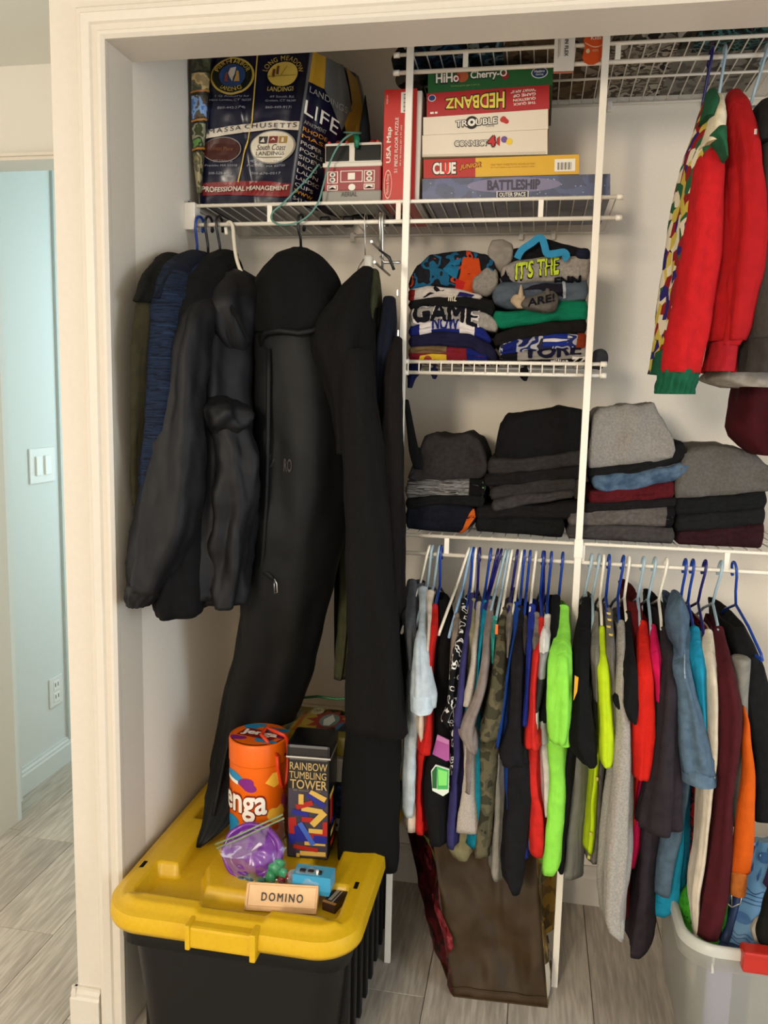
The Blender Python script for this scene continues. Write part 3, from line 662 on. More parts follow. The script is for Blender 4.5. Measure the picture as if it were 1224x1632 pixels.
shirt('dark crimson shirt behind the bright red one in the right bay', cloth('#5a0d12'), X(1012, 905), None, [(960, 1003, 1026), (1000, 1004, 1026), (1100, 1004, 1020), (1240, 1004, 1016), (1320, 1004, 1015), (1400, 998, 1008), (1462, 993, 1009)], 1.72, L=.25, rise=.03)
hx = hang(1024, 'l', 'pale blue hanger of the red shirt in the right bay', 0, .08)
shirt('bright red tee in the right bay beside the hot pink shirt', cloth('#c41e14', var=.06), hx, [(993, 1018, 1031), (1020, 1016, 1034), (1060, 1012, 1039), (1100, 1009, 1043), (1150, 1006, 1043), (1200, 1006, 1040), (1233, 1007, 1034)], [(1230, 1007, 1026), (1260, 1006, 1022), (1320, 1006, 1018)], 1.655)
hx = hang(1042, 'l', 'slim pale hanger of the hot pink shirt', 0, .1)
shirt('hot pink shirt between red and charcoal', cloth('#c5124d', var=.06), hx, [(999, 1036, 1046), (1025, 1035, 1050), (1055, 1034, 1054), (1085, 1039, 1053), (1110, 1042, 1050)], [(1120, 1030, 1046), (1250, 1010, 1028), (1310, 1006, 1024), (1350, 1005, 1023), (1386, 1004, 1016)], 1.668)
hx = hang(1060, 'w', 'white hanger of the charcoal plum pyjama', 0, .12)
shirt('long charcoal plum top with dangling lower sleeve, lowest in the right bay', cloth('#2b2429', var=.14), hx, [(1003, 1052, 1067), (1040, 1052, 1074), (1090, 1048, 1079), (1140, 1042, 1080), (1190, 1036, 1082), (1240, 1028, 1085), (1290, 1017, 1087), (1316, 1014, 1086)], [(1280, 1030, 1062), (1330, 1022, 1056), (1390, 1019, 1047), (1440, 1015, 1044), (1480, 1008, 1046), (1508, 1004, 1042), (1526, 1005, 1032)], 1.65, sd=.08, L=.28)
shirt('small black zip top behind the charcoal plum top', cloth('#141314'), X(1050, 906), None, [(970, 1042, 1062), (1000, 1040, 1062), (1060, 1044, 1060), (1150, 1046, 1060)], 1.74, L=.2, rise=.03)
hx = hang(1091, 'b', 'royal blue hanger of the blue denim shirt', 0, .05)
t, f = shirt('blue denim shirt with open collar and stitched cuff', cloth('#4f6374', var=.14, scale=60), hx, [(985, 1074, 1098), (1020, 1072, 1097), (1060, 1071, 1096), (1095, 1075, 1106), (1130, 1077, 1117), (1170, 1079, 1127), (1205, 1081, 1136), (1224, 1083, 1140)], [(1100, 1077, 1102), (1230, 1078, 1100), (1300, 1070, 1090), (1350, 1062, 1080), (1430, 1050, 1066)], 1.65, sd=.085, L=.3)
drape('cuff', [(1222, 1083, 1141), (1232, 1084, 1142), (1242, 1086, 1142)], cloth('#566b7d', var=.1, scale=60), t, 1.648, .088, 3, 3, .001, .002, 2.0)
drape('collar', [(949, 1072, 1086), (962, 1064, 1092), (980, 1061, 1097), (1005, 1064, 1095), (1030, 1070, 1090), (1060, 1072, 1082)], cloth('#47596a', var=.14, scale=60), t, 1.70, .10, 5, 3, .003, .003, 2.0)
mbp = MB().tube([f(-1.15-.35*k/10, .02+.42*k/10) for k in range(11)], .0015, 6)
part('placket_edge', mbp, cloth('#8d9ca6'), t)
hx = hang(1103, 'b', 'royal blue hanger of the cyan blue shirt', 0, .05)
shirt('cyan blue shirt with wide hem above the storage tub', cloth('#1a87a8', var=.08), hx, [(1002, 1099, 1115), (1030, 1097, 1117), (1060, 1098, 1123), (1100, 1102, 1125), (1140, 1106, 1125), (1200, 1108, 1124)], [(1180, 1098, 1116), (1245, 1085, 1104), (1300, 1070, 1103), (1350, 1061, 1104), (1400, 1051, 1100), (1440, 1045, 1096), (1460, 1044, 1070)], 1.672, L=.28)
shirt('red shirt edge with black print left of the cream top', blotch('red_black_print', ['#8d1515', '#8d1515', '#1a0f0f', '#8d1515'], 50), X(1112, 910), None, [(1000, 1121, 1129), (1150, 1112, 1124), (1245, 1105, 1118), (1300, 1101, 1114), (1360, 1099, 1112), (1411, 1096, 1107)], 1.69, L=.22, rise=0)
hx = hang(1122, 'n', 'navy hanger of the cream long-sleeved top', 0, .1)
shirt('cream long-sleeved top left of the maroon one', cloth('#cfc3af', var=.07), hx, [(1007, 1122, 1136), (1035, 1117, 1139), (1070, 1121, 1143), (1130, 1124, 1145), (1200, 1121, 1144), (1250, 1114, 1138), (1300, 1111, 1132), (1350, 1107, 1126), (1410, 1098, 1117), (1450, 1099, 1113), (1483, 1102, 1109)], None, 1.662)
hx = hang(1147, 'l', 'pale blue hanger of the maroon sweatshirt', 0, .12)
shirt('long maroon sweatshirt hanging into the storage tub', cloth('#461319', var=.1), hx, [(1001, 1138, 1153), (1040, 1138, 1163), (1080, 1139, 1172), (1120, 1141, 1182), (1155, 1141, 1183), (1200, 1139, 1177), (1260, 1136, 1167), (1330, 1128, 1166), (1400, 1117, 1163), (1450, 1108, 1154), (1478, 1104, 1146)], [(1010, 1140, 1156), (1150, 1142, 1166), (1300, 1138, 1158)], 1.652, sd=.09)
hx = hang(1170, 'b', 'royal blue hanger at the right end with its arm in view', .1, -.12)
t, f = shirt('black and grey jacket with an orange strap, rightmost on the lower rod', cloth('#141414', var=.2), hx, None, [(1000, 1165, 1192), (1040, 1166, 1212), (1080, 1172, 1226), (1150, 1186, 1232), (1230, 1196, 1236), (1310, 1196, 1236)], 1.70, L=.28, rise=.05, cat='jacket', name='hanging_jacket')
drape('grey_panel', [(1050, 1164, 1196), (1100, 1166, 1192), (1160, 1172, 1190), (1240, 1166, 1186), (1310, 1160, 1178)], cloth('#7d7a71'), t, 1.69, .05, 8, 3, .003, .003, 2.0)
drape('orange_strap', [(1130, 1182, 1188), (1150, 1184, 1194), (1180, 1181, 1197), (1230, 1182, 1203), (1290, 1174, 1203), (1350, 1166, 1201), (1388, 1160, 1196)], cloth('#c9560f', var=.05), t, 1.655, .03, 8, 2, .001, .002, 2.0)
drape('orange_cuff', [(1388, 1161, 1192), (1405, 1160, 1190), (1422, 1160, 1188)], cloth('#b4662a'), t, 1.655, .04, 8, 6, .001, .001, 2.0)
part('buckle', MB().tube([at(1155, 1436, 1.655), at(1166, 1446, 1.655), at(1180, 1440, 1.655), at(1184, 1422, 1.655)], .0014, 6).tube([at(1166, 1422, 1.655), at(1166, 1446, 1.655)], .0014, 6), M_hm, t)
# ------------------------------------------------------------------ coats on the left rod
ZR1 = 1.764
GC = 'coats on the left rod'
def coat(name, label, cat, px, py, Y, group=GC):
    p = at(px, py, Y); return thing(name, label, cat, (p.x, Y, p.z), group)
K_shell = mat('black_shell', '#101013', .6, scale=70, bump=.25, var=.12, spec=.28)
K_fleece = cloth('#0b0b0d', 'knit', .2); K_wool = cloth('#0d0c0c', 'cloth', .2, 200); K_wool2 = cloth('#090909', 'cloth', .2, 200)
K_vinyl = mat('black_vinyl', '#0d0e0f', .62, scale=40, bump=.2, var=.15, spec=.25)
hg = 'hangers on the left rod'
def hang1(px, py, col, lab, rot=0, tilt=0, kind=None, neck=.075, w=.19): return hanger(px, py, ZR1-.001, col, lab, rot, tilt, kind, w, hg, neck)
hang1(318, 369, 'b', 'royal blue hanger leftmost on the left rod, holding the olive jacket', -.25, .1)
hang1(333, 369, 'k', 'black hanger of the navy knit jacket on the left rod', -.2, .02)
hang1(350, 368, 'k', 'black hanger of the black fleece on the left rod', -.15, -.05)
wh = MB().tube([Vector(cr([tuple(at(*q)) for q in ((361, 374, 1.853), (360, 360, 1.848), (366, 354, 1.835), (371, 362, 1.822), (373, 385, 1.79), (377, 412, 1.755), (385, 434, 1.735), (398, 446, 1.73))], i/30)) for i in range(31)], .0042, 8).build('clothes_hanger', M_hw); tag(wh, 'thick white hanger of the black windbreaker on the left rod', 'hanger', hg)
hang1(480, 362, 'k', 'black hanger of the long garment bag', -.2, .0, None, .05, .10)
# olive jacket, only its edge shows
t = coat('hanging_jacket', 'olive green jacket edge hanging against the left wall', 'jacket', 250, 760, 1.62)
drape('body', [(412, 262, 296, 1.74, .1), (440, 246, 290, 1.66, .16), (490, 230, 280, 1.58, .16), (560, 225, 270, 1.56, .16), (650, 226, 262, 1.56, .15), (760, 228, 250, 1.57, .14), (800, 230, 250, 1.57, .14)], cloth('#2b2819', var=.15), t, seed=3, folds=4, amp=.004)
drape('collar', [(410, 262, 296, 1.72, .1), (438, 246, 290, 1.635, .16), (470, 236, 276, 1.575, .17), (487, 233, 262, 1.558, .17)], cloth('#0e0d0a'), t, seed=4, amp=.004, hem=0)
# navy knit
t = coat('hanging_jacket', 'navy blue knitted jacket hanging between olive and black jackets', 'jacket', 270, 760, 1.62)
drape('body', [(408, 296, 334, 1.76, .1), (430, 274, 332, 1.68, .16), (470, 262, 318, 1.60, .18), (540, 256, 310, 1.57, .17), (640, 246, 300, 1.555, .16), (740, 234, 290, 1.55, .15), (800, 228, 285, 1.55, .14)], blotch('navy_knit', ['#10192a', '#172338', '#0c121f', '#1b2a42'], 30, .9, 'knit', 3, (.4, .4, 9)), t, seed=5, folds=4, amp=.004)
drape('yoke', [(405, 302, 334, 1.775, .1), (420, 284, 334, 1.71, .15), (445, 267, 326, 1.645, .18), (484, 260, 300, 1.595, .19)], cloth('#0b1120'), t, seed=6, amp=.003, hem=0)
# black fleece
t = coat('hanging_jacket', 'black fleece jacket behind the windbreaker on the left rod', 'jacket', 300, 978, 1.62)
drape('body', [(404, 344, 374, 1.79, .06), (425, 322, 374, 1.75, .16), (460, 302, 364, 1.67, .22), (520, 284, 350, 1.62, .22), (640, 268, 340, 1.60, .22), (760, 258, 336, 1.59, .2), (880, 252, 332, 1.585, .18), (945, 250, 330, 1.58, .17), (972, 256, 324, 1.58, .16)], K_fleece, t, seed=7, folds=5, amp=.006)
drape('collar', [(403, 344, 376, 1.79, .06), (416, 326, 378, 1.77, .12), (432, 318, 374, 1.745, .15), (470, 310, 352, 1.68, .16)], K_fleece, t, seed=8, folds=6, amp=.006, hem=0)
# windbreaker
t = coat('hanging_jacket', 'shiny black windbreaker with gathered cuffs on the white hanger', 'jacket', 300, 975, 1.56)
drape('body', [(444, 362, 404, 1.80, .12), (470, 342, 414, 1.76, .2), (520, 330, 414, 1.73, .25), (600, 328, 410, 1.70, .26), (700, 328, 408, 1.69, .26), (800, 328, 404, 1.68, .25), (880, 328, 396, 1.67, .24), (940, 330, 388, 1.66, .22)], K_shell, t, seed=9, folds=5, amp=.008, crumple=.006, cs=22, n=52, rings=44)
drape('sleeve', [(456, 338, 368, 1.71, .06), (472, 324, 362, 1.65, .11), (495, 309, 350, 1.595, .14), (540, 290, 338, 1.56, .14), (620, 272, 330, 1.545, .13), (700, 252, 328, 1.53, .13), (780, 232, 326, 1.52, .13), (850, 216, 310, 1.51, .12), (910, 208, 280, 1.505, .11), (940, 208, 262, 1.50, .10)], K_shell, t, seed=10, folds=3, amp=.005, crumple=.006, cs=24, n=52, rings=48)
drape('cuff', [(930, 209, 264, 1.50, .10), (945, 207, 255, 1.50, .095), (963, 210, 244, 1.50, .085)], K_shell, t, seed=11, folds=14, amp=.003, crumple=.004)
drape('sleeve', [(640, 330, 372, 1.60, .09), (680, 334, 396, 1.59, .10), (740, 346, 412, 1.59, .11), (800, 344, 408, 1.595, .11), (860, 338, 400, 1.60, .11), (910, 334, 394, 1.60, .10), (945, 330, 391, 1.60, .10), (962, 336, 386, 1.60, .09)], K_shell, t, seed=12, folds=4, amp=.006, crumple=.007, cs=24, n=52, rings=40)
drape('hood', [(436, 360, 398, 1.77, .10), (448, 348, 408, 1.735, .16), (470, 344, 416, 1.70, .20), (500, 348, 417, 1.69, .22), (530, 362, 415, 1.695, .22), (560, 380, 411, 1.71, .2), (590, 394, 405, 1.74, .12)], K_shell, t, seed=13, folds=4, amp=.008, crumple=.008)
part('zip_tape', MB().tube([at(347, 446, 1.645), at(362, 478, 1.592), at(380, 510, 1.575), at(397, 545, 1.58)], .0045, 8), K_fleece, t)
part('care_label', MB().add([at(366, 650, 1.585), at(370, 654, 1.585), at(372, 659, 1.585), at(364, 657, 1.585), at(366, 650, 1.588), at(370, 654, 1.588), at(372, 659, 1.588), at(364, 657, 1.588)], [(0, 1, 2, 3), (7, 6, 5, 4), (0, 4, 5, 1), (1, 5, 6, 2), (2, 6, 7, 3), (3, 7, 4, 0)]), flat('#e8e6e0'), t)
drape('sleeve_pucker', [(632, 330, 366, 1.60, .08), (650, 322, 392, 1.575, .11), (672, 328, 396, 1.575, .11), (690, 338, 384, 1.59, .09)], K_shell, t, seed=14, folds=5, amp=.007, crumple=.008, cs=24)
# long garment bag
t = coat('garment_bag', 'long black garment bag with zip and tapering tail over the yellow lid', 'garment bag', 400, 1350, 1.62)
gb = [(402, 462, 496, 1.80, .07), (420, 436, 518, 1.79, .14), (450, 418, 532, 1.78, .20), (490, 411, 540, 1.775, .24), (525, 410, 545, 1.77, .25), (600, 410, 556, 1.765, .25), (700, 410, 560, 1.76, .25), (800, 406, 552, 1.765, .24), (900, 398, 534, 1.775, .23), (1000, 386, 510, 1.80, .20), (1080, 368, 486, 1.83, .17), (1140, 352, 462, 1.84, .14), (1200, 341, 428, 1.81, .10), (1250, 334, 392, 1.74, .07), (1300, 325, 366, 1.68, .05), (1335, 316, 340, 1.635, .025), (1352, 313, 321, 1.62, .010)]
_, fgb = drape('body', gb, K_vinyl, t, seed=15, folds=4, amp=.008, crumple=.010, cs=7, n=60, rings=70, pw=3.2, hem=0)
drape('top_cover', [(400, 462, 494, 1.79, .07), (416, 438, 516, 1.775, .17), (445, 417, 534, 1.765, .22), (485, 411, 541, 1.76, .26), (515, 413, 540, 1.755, .265), (536, 420, 515, 1.755, .265)], K_wool2, t, seed=16, folds=4, amp=.008, crumple=.005, cs=9, n=56)
part('piping', MB().tube([at(x, y, Y) for x, y, Y in [(418, 552, 1.66), (416, 540, 1.65), (424, 530, 1.635), (446, 527, 1.625), (476, 531, 1.627), (500, 527, 1.64), (522, 512, 1.665)]], .006, 8), K_vinyl, t)
part('piping', MB().tube([at(x, y, Y) for x, y, Y in [(428, 556, 1.640), (428, 600, 1.632), (427, 700, 1.620), (424, 800, 1.630), (419, 880, 1.645), (414, 920, 1.667), (404, 960, 1.682), (394, 1030, 1.712), (380, 1100, 1.745), (364, 1180, 1.767), (352, 1240, 1.715), (340, 1300, 1.660)]], .005, 8), K_vinyl, t)
part('flap_fold', MB().tube([at(x, y, Y) for x, y, Y in [(409, 918, 1.675), (418, 910, 1.662), (428, 915, 1.656), (438, 926, 1.656)]], [.004, .007, .007, .003], 8), K_vinyl, t)
part('zip_pull', MB().tube([at(x, y, 1.648) for x, y in [(437, 922), (441, 930), (442, 944), (438, 946), (437, 934)]], .0013, 6, closed=True), M_hm, t)
fb = face_of(fgb, -1.95, -1.40, .300, .330)
fb.text('RO', flat('#3a3734', .6), t, .62, .1, .92, .75, .02)
fb.polys([[(.02, .5), (.10, .92), (.12, .88), (.06, .48)], [(.10, .3), (.2, .7), (.22, .66), (.13, .28)], [(.02, .25), (.17, .38), (.17, .33), (.03, .2)]], flat('#2b2a29', .6), t)
# suit jacket and trousers on the right of the left rod
hk = hang1(583, 361, 'm', 'steel hook hanger with clear plastic neck above the black suit', 0, 0, None, .075, .12)[0]
part('neck', MB().rbox(at(579, 436, 1.80), at(596, 409, 1.825), .004), clear_film('clear_neck', '#d9d6cc', .35), hk)
t = coat('hanging_trousers', 'long black trousers with two legs ending at different heights beside the left pole', 'trousers', 590, 1380, 1.66)
drape('waist', [(430, 576, 596, 1.80, .05), (450, 560, 594, 1.78, .12), (490, 530, 594, 1.74, .16), (525, 505, 592, 1.71, .18), (560, 500, 592, 1.70, .18), (640, 528, 594, 1.70, .16), (720, 536, 600, 1.70, .15)], K_wool, t, seed=20, folds=4, amp=.008, crumple=.006)
drape('leg', [(560, 546, 590, 1.655, .10), (640, 544, 598, 1.645, .10), (760, 548, 612, 1.64, .09), (880, 553, 622, 1.635, .09), (1000, 556, 634, 1.635, .08), (1100, 556, 644, 1.635, .075), (1166, 556, 650, 1.635, .07)], K_wool, t, seed=21, folds=3, amp=.004, crumple=.004, pw=3)
drape('leg', [(700, 560, 622, 1.73, .08), (1000, 560, 636, 1.71, .08), (1160, 553, 638, 1.70, .08), (1260, 545, 636, 1.695, .08), (1340, 539, 634, 1.69, .075), (1380, 537, 630, 1.69, .07)], K_wool2, t, seed=22, folds=3, amp=.004, crumple=.004, pw=3)
t = coat('hanging_trousers', 'olive green trousers mostly hidden behind the black trousers', 'trousers', 590, 1080, 1.86)
drape('waist', [(432, 588, 604, 1.82, .04), (480, 586, 606, 1.80, .1), (560, 588, 604, 1.80, .12), (640, 590, 602, 1.80, .12)], cloth('#3d3d28'), t, seed=23)
drape('leg', [(640, 560, 600, 1.88, .1), (860, 544, 580, 1.88, .08), (960, 542, 566, 1.87, .06), (1050, 536, 556, 1.87, .05), (1080, 534, 550, 1.87, .04)], cloth('#3d3d28'), t, seed=24)
drape('tie_end', [(800, 526, 552, 1.90, .03), (900, 532, 548, 1.90, .02), (1040, 533, 545, 1.895, .015), (1050, 534, 541, 1.895, .01)], K_wool2, t, seed=25)
ca_ = hang1(607, 361, 'm', 'steel trouser hanger with black-tipped clips beside the left pole', 0, 0, 'clip', .06, .10)[0]
ch = hang1(611, 361, 'm', 'second steel trouser hanger close to the left pole', 0, 0, 'clip', .10, .09)[0]
for k, (a, b, c) in enumerate((((604, 398, 1.74), (620, 410, 1.74), (628, 430, 1.74)), ((606, 408, 1.76), (612, 418, 1.76), (638, 418, 1.76)))):
    part('clip', MB().tube([at(*a), at(*b), at(*c)], [.002, .0035, .003], 8), M_hk if k == 0 else M_hm, (ca_, ch)[k])
t = coat('hanging_trousers', 'navy blue trousers clipped on a hanger beside the left pole', 'trousers', 615, 900, 1.78)
drape('leg', [(476, 612, 630, 1.80, .05), (520, 608, 630, 1.78, .08), (600, 600, 622, 1.77, .09), (720, 596, 618, 1.77, .09), (900, 596, 616, 1.77, .09)], cloth('#0f1320'), t, seed=26, pw=3)
t = coat('hanging_trousers', 'dark brown-black trousers clipped lowest beside the left pole', 'trousers', 620, 1100, 1.74)
drape('leg', [(540, 620, 641, 1.78, .05), (600, 612, 640, 1.75, .09), (720, 606, 641, 1.74, .1), (860, 610, 640, 1.735, .1), (1000, 616, 642, 1.73, .09), (1120, 622, 648, 1.73, .08)], cloth('#15100f'), t, seed=27, pw=3)
for x, y in ((633, 468), (634, 532)):
    o = MB().rbox(at(x-1, y+4, 1.755), at(x+3, y-6, 1.762), .001); part('clip', o, M_hm, ca_ if y < 500 else ch)

# ------------------------------------------------------------------ sweaters on the top rod
GT = 'clothes on the top right rod'
ZR2 = 2.072
hanger(1132, 96, ZR2, 'n', 'navy hanger of the patterned holiday sweater under the top shelf', 0, .1, None, .09, 'hangers on the top right rod', .13, .07)
hanger(1153, 96, ZR2, 'l', 'pale blue hanger of the red sweater under the top shelf', 0, .05, None, .15, 'hangers on the top right rod', .10, .06)
hanger(1218, 92, ZR2, 'l', 'pale hanger of the grey zip jacket at the right edge', 0, .2, None, .15, 'hangers on the top right rod', .10, .06)
t = coat('hanging_sweater', 'red holiday sweater sleeve with green cuff and patterned shoulder', 'sweater', 1090, 628, 1.66, GT)
xmas = blotch('holiday_pattern', ['#245a38', '#e0d2b4', '#8f1a1c', '#c9b04a', '#2b2166', '#8f1a1c', '#e0d2b4'], 46, kind='knit', vor=True)
drape('body', [(158, 1124, 1152, 1.78, .06), (190, 1112, 1150, 1.74, .14), (250, 1094, 1146, 1.72, .2), (340, 1078, 1140, 1.71, .22), (440, 1062, 1136, 1.71, .22), (540, 1048, 1120, 1.71, .22), (596, 1039, 1110, 1.71, .2)], xmas, t, seed=31, folds=4, amp=.005)
drape('body_ribbing', [(562, 1044, 1090, 1.70, .2), (580, 1041, 1088, 1.70, .2), (597, 1038, 1086, 1.70, .2)], cloth('#155239', 'knit'), t, seed=31, folds=14, amp=.003)
R_red = cloth('#b3171b', 'knit', .08, 60)
drape('sleeve', [(225, 1120, 1150, 1.69, .08), (260, 1108, 1152, 1.66, .11), (320, 1096, 1150, 1.645, .12), (400, 1086, 1146, 1.64, .12), (480, 1070, 1136, 1.64, .11), (560, 1054, 1120, 1.64, .10), (594, 1050, 1112, 1.64, .09)], R_red, t, seed=32, folds=3, amp=.004, crumple=.004)
drape('cuff', [(590, 1049, 1112, 1.64, .088), (608, 1048, 1108, 1.64, .085), (628, 1047, 1104, 1.64, .08)], cloth('#155239', 'knit'), t, seed=33, folds=17, amp=.003, crumple=.002, n=68)
drape('shoulder_band', [(160, 1134, 1153, 1.735, .06), (185, 1128, 1153, 1.68, .09), (215, 1122, 1152, 1.645, .10), (236, 1116, 1152, 1.635, .11)], cloth('#d6c9ac', 'knit'), t, seed=34, amp=.002, crumple=.003, hem=0)
drape('green_band', [(150, 1124, 1142, 1.755, .06), (170, 1122, 1142, 1.70, .09), (196, 1116, 1134, 1.665, .1)], cloth('#1f5337', 'knit'), t, seed=35, amp=.002, hem=0)
drape('green_holly', [(214, 1134, 1153, 1.632, .10), (224, 1126, 1153, 1.622, .11), (240, 1138, 1153, 1.618, .11), (262, 1147, 1153, 1.618, .10)], cloth('#1f5337', 'knit'), t, seed=36, amp=.002, hem=0)
t = coat('hanging_sweater', 'plain red sweatshirt with ribbed hem hanging beside the holiday sweater', 'sweater', 1170, 600, 1.7, GT)
R2 = cloth('#a3161a', var=.06)
drape('body', [(152, 1158, 1178, 1.79, .06), (180, 1150, 1186, 1.75, .14), (250, 1148, 1196, 1.72, .2), (350, 1140, 1208, 1.71, .22), (450, 1126, 1206, 1.71, .22), (548, 1122, 1176, 1.71, .2)], R2, t, seed=37, folds=4, amp=.009, crumple=.004)
drape('sleeve', [(160, 1166, 1180, 1.76, .05), (200, 1158, 1190, 1.70, .09), (300, 1152, 1204, 1.675, .11), (380, 1150, 1212, 1.67, .11), (460, 1142, 1200, 1.67, .11), (530, 1136, 1186, 1.67, .10), (552, 1134, 1176, 1.67, .10)], R2, t, seed=38, folds=3, amp=.006, crumple=.004)
drape('hem_ribbing', [(548, 1122, 1172, 1.70, .16), (570, 1120, 1168, 1.70, .15), (594, 1114, 1166, 1.70, .14)], cloth('#9c1a22', 'knit'), t, seed=39, folds=12, amp=.003)
t = coat('hanging_sweater', 'dark grey zip sweatshirt hanging at the right edge', 'sweater', 1210, 600, 1.72, GT)
G3 = cloth('#3a3631', var=.08, scale=120)
drape('body', [(170, 1206, 1236, 1.78, .08), (210, 1196, 1246, 1.74, .16), (300, 1192, 1262, 1.71, .22), (420, 1184, 1262, 1.70, .22), (500, 1176, 1256, 1.70, .22), (548, 1170, 1250, 1.70, .2)], G3, t, seed=40, folds=4, amp=.006)
drape('hem_ribbing', [(546, 1172, 1250, 1.70, .2), (570, 1170, 1248, 1.70, .19), (596, 1164, 1246, 1.70, .18)], cloth('#35312d', 'knit'), t, seed=41, folds=12, amp=.003)
drape('collar', [(168, 1206, 1230, 1.76, .08), (186, 1194, 1236, 1.73, .14), (215, 1192, 1228, 1.70, .16), (240, 1194, 1212, 1.69, .15)], cloth('#1d1b1a'), t, seed=42, amp=.004, hem=0)
part('zip_pull', MB().rbox(at(1202, 214, 1.60), at(1206, 206, 1.604), .0008), M_hm, t)
drape('lining_hem', [(588, 1130, 1224, 1.76, .16), (606, 1120, 1236, 1.76, .16), (618, 1150, 1236, 1.76, .15)], cloth('#8d8579'), t, seed=43, folds=5, amp=.004)
t = coat('hanging_sweater', 'dark maroon sweater lower edge behind the grey sweatshirt', 'sweater', 1200, 720, 1.84, GT)
hanger(1240, 92, ZR2, 'b', 'blue hanger of the maroon sweater at the right edge', 0, 0, None, .12, 'hangers on the top right rod', .10, .06)
drape('body', [(190, 1234, 1250, 1.84, .06), (240, 1218, 1254, 1.84, .14), (340, 1206, 1254, 1.84, .2), (480, 1192, 1252, 1.84, .2), (600, 1176, 1250, 1.84, .16), (650, 1166, 1250, 1.84, .12), (690, 1160, 1248, 1.84, .12), (724, 1196, 1246, 1.84, .1)], cloth('#39080e', 'knit'), t, seed=44, folds=4, amp=.005)
# ------------------------------------------------------------------ black tote with yellow lid
M_yel = mat('yellow_plastic', '#cfa512', .38, scale=120, bump=.03, var=.03, spec=.45)
M_blkp = mat('black_plastic', '#0d0d0c', .5, scale=300, bump=.12, var=.1, spec=.35)
TX, TY0, TY1, TZ = -.5425, 1.350, 2.10, .385
TW = .2575
tote = thing('storage_tote', 'large black storage tote with a yellow snap lid', 'tote', (TX, (TY0+TY1)/2, 0))
def rrect(hw, y0, y1, r, n=6):
    pts = []
    for cx, cy, a0 in ((hw-r, y0+r, -90), (hw-r, y1-r, 0), (-hw+r, y1-r, 90), (-hw+r, y0+r, 180)):
        for k in range(n+1):
            a = math.radians(a0+90*k/n); pts.append((cx+r*math.cos(a), cy+r*math.sin(a)))
    return pts
def ring(hw, y0, y1, r, z): return [Vector((TX+x, y, z)) for x, y in rrect(hw, y0, y1, r)]
mb = MB().loft([ring(.19, TY0+.085, TY1-.085, .04, .0), ring(.195, TY0+.075, TY1-.075, .045, .012), ring(.218, TY0+.05, TY1-.05, .05, .27), ring(.222, TY0+.046, TY1-.046, .05, .29), ring(.236, TY0+.030, TY1-.030, .05, .292), ring(.238, TY0+.028, TY1-.028, .05, .345), ring(.22, TY0+.05, TY1-.05, .05, .350)], True, False, True)
part('body', mb, M_blkp, tote)
for s in (-1, 1):
    for k in range(9):
        y = TY0+.13+k*.063
        part('rib', MB().rbox((TX+s*.198, y, .02), (TX+s*.222, y+.02, .285), .003), M_blkp, tote)
def sst(a, b, x): t = min(1, max(0, (x-a)/(b-a))); return t*t*(3-2*t)
def lid_z(s, t):
    """height above the rim plane; s across, t from the front"""
    D = TY1-TY0; r = .085
    dx = TW-abs(s); dy = min(t, D-t)
    d = min(dx, dy)
    if dx < r and dy < r: d = r-math.hypot(r-dx, r-dy)
    z = -.010*(1-sst(0, .010, d))                       # rounded outer edge
    z -= .006*(1-sst(.010, .022, d))*sst(.0, .01, d)    # outer step
    rec = sst(.046, .053, d)                            # sunken field
    zz = -.030*rec
    # centre plateau with bevelled corners
    q = max(abs(s)/.108, abs(t-D/2)/.255, (abs(s)/.108+abs(t-D/2)/.255)/1.75)
    zz += .020*(1-sst(.97, 1.03, q))
    # side bosses, flush with the rim, two on each long side
    for t0, t1 in ((.165, .375), (.42, .60)):
        m = sst(t0, t0+.012, t)*(1-sst(t1-.012, t1, t))*sst(.160, .168, abs(s))*rec
        zz += .029*m
    # front and back bosses leaving a gap at the latch
    for e in (t, D-t):
        m = (1-sst(.060, .068, e))*sst(.062, .074, abs(s-.01))*rec
        zz += .034*m
        zz += .006*(1-sst(.048, .056, e))*sst(.064, .076, abs(s-.01))*sst(.02, .03, d)*(1-sst(.21, .225, abs(s)))
    return z+zz
nx, ny = 120, 170; G = []
for j in range(ny):
    row = []
    for i in range(nx):
        a = -1+2*i/(nx-1); b = -1+2*j/(ny-1); D = TY1-TY0
        # squeeze the square grid into a rounded rectangle
        r = .085; s = a*TW; t = (b+1)/2*D; hw = TW; hd = D/2; tc = t-hd
        cx = hw-r; cy = hd-r
        if abs(s) > cx and abs(tc) > cy:
            ux, uy = abs(s)-cx, abs(tc)-cy; m = max(ux, uy); l = math.hypot(ux, uy); k = m/l if l else 1
            s = math.copysign(cx+ux*k, s); tc = math.copysign(cy+uy*k, tc); t = tc+hd
        row.append(Vector((TX+s, TY0+t, TZ+lid_z(s, t))))
    G.append(row)
mb = MB().grid(G)
edge = [G[0][i] for i in range(nx)]+[G[j][nx-1] for j in range(1, ny)]+[G[ny-1][i] for i in range(nx-2, -1, -1)]+[G[j][0] for j in range(ny-2, 0, -1)]
c = Vector((TX, (TY0+TY1)/2, 0))
def out(p, k, z): d = Vector((p.x-c.x, p.y-c.y, 0)); return Vector((c.x+d.x*k, c.y+d.y*k, z))
mb.loft([edge, [out(p, 1.006, TZ-.02) for p in edge], [out(p, 1.010, TZ-.036) for p in edge], [out(p, 1.0, TZ-.046) for p in edge], [out(p, .97, TZ-.044) for p in edge]], False)
lid = part('lid', mb, M_yel, tote)
part('latch', MB().rbox((TX-.062, TY0-.012, TZ-.050), (TX+.068, TY0+.03, TZ-.006), .006), M_yel, lid)
part('latch', MB().rbox((TX-.066, TY0-.016, TZ-.052), (TX-.056, TY0+.03, TZ-.002), .003), M_yel, lid)
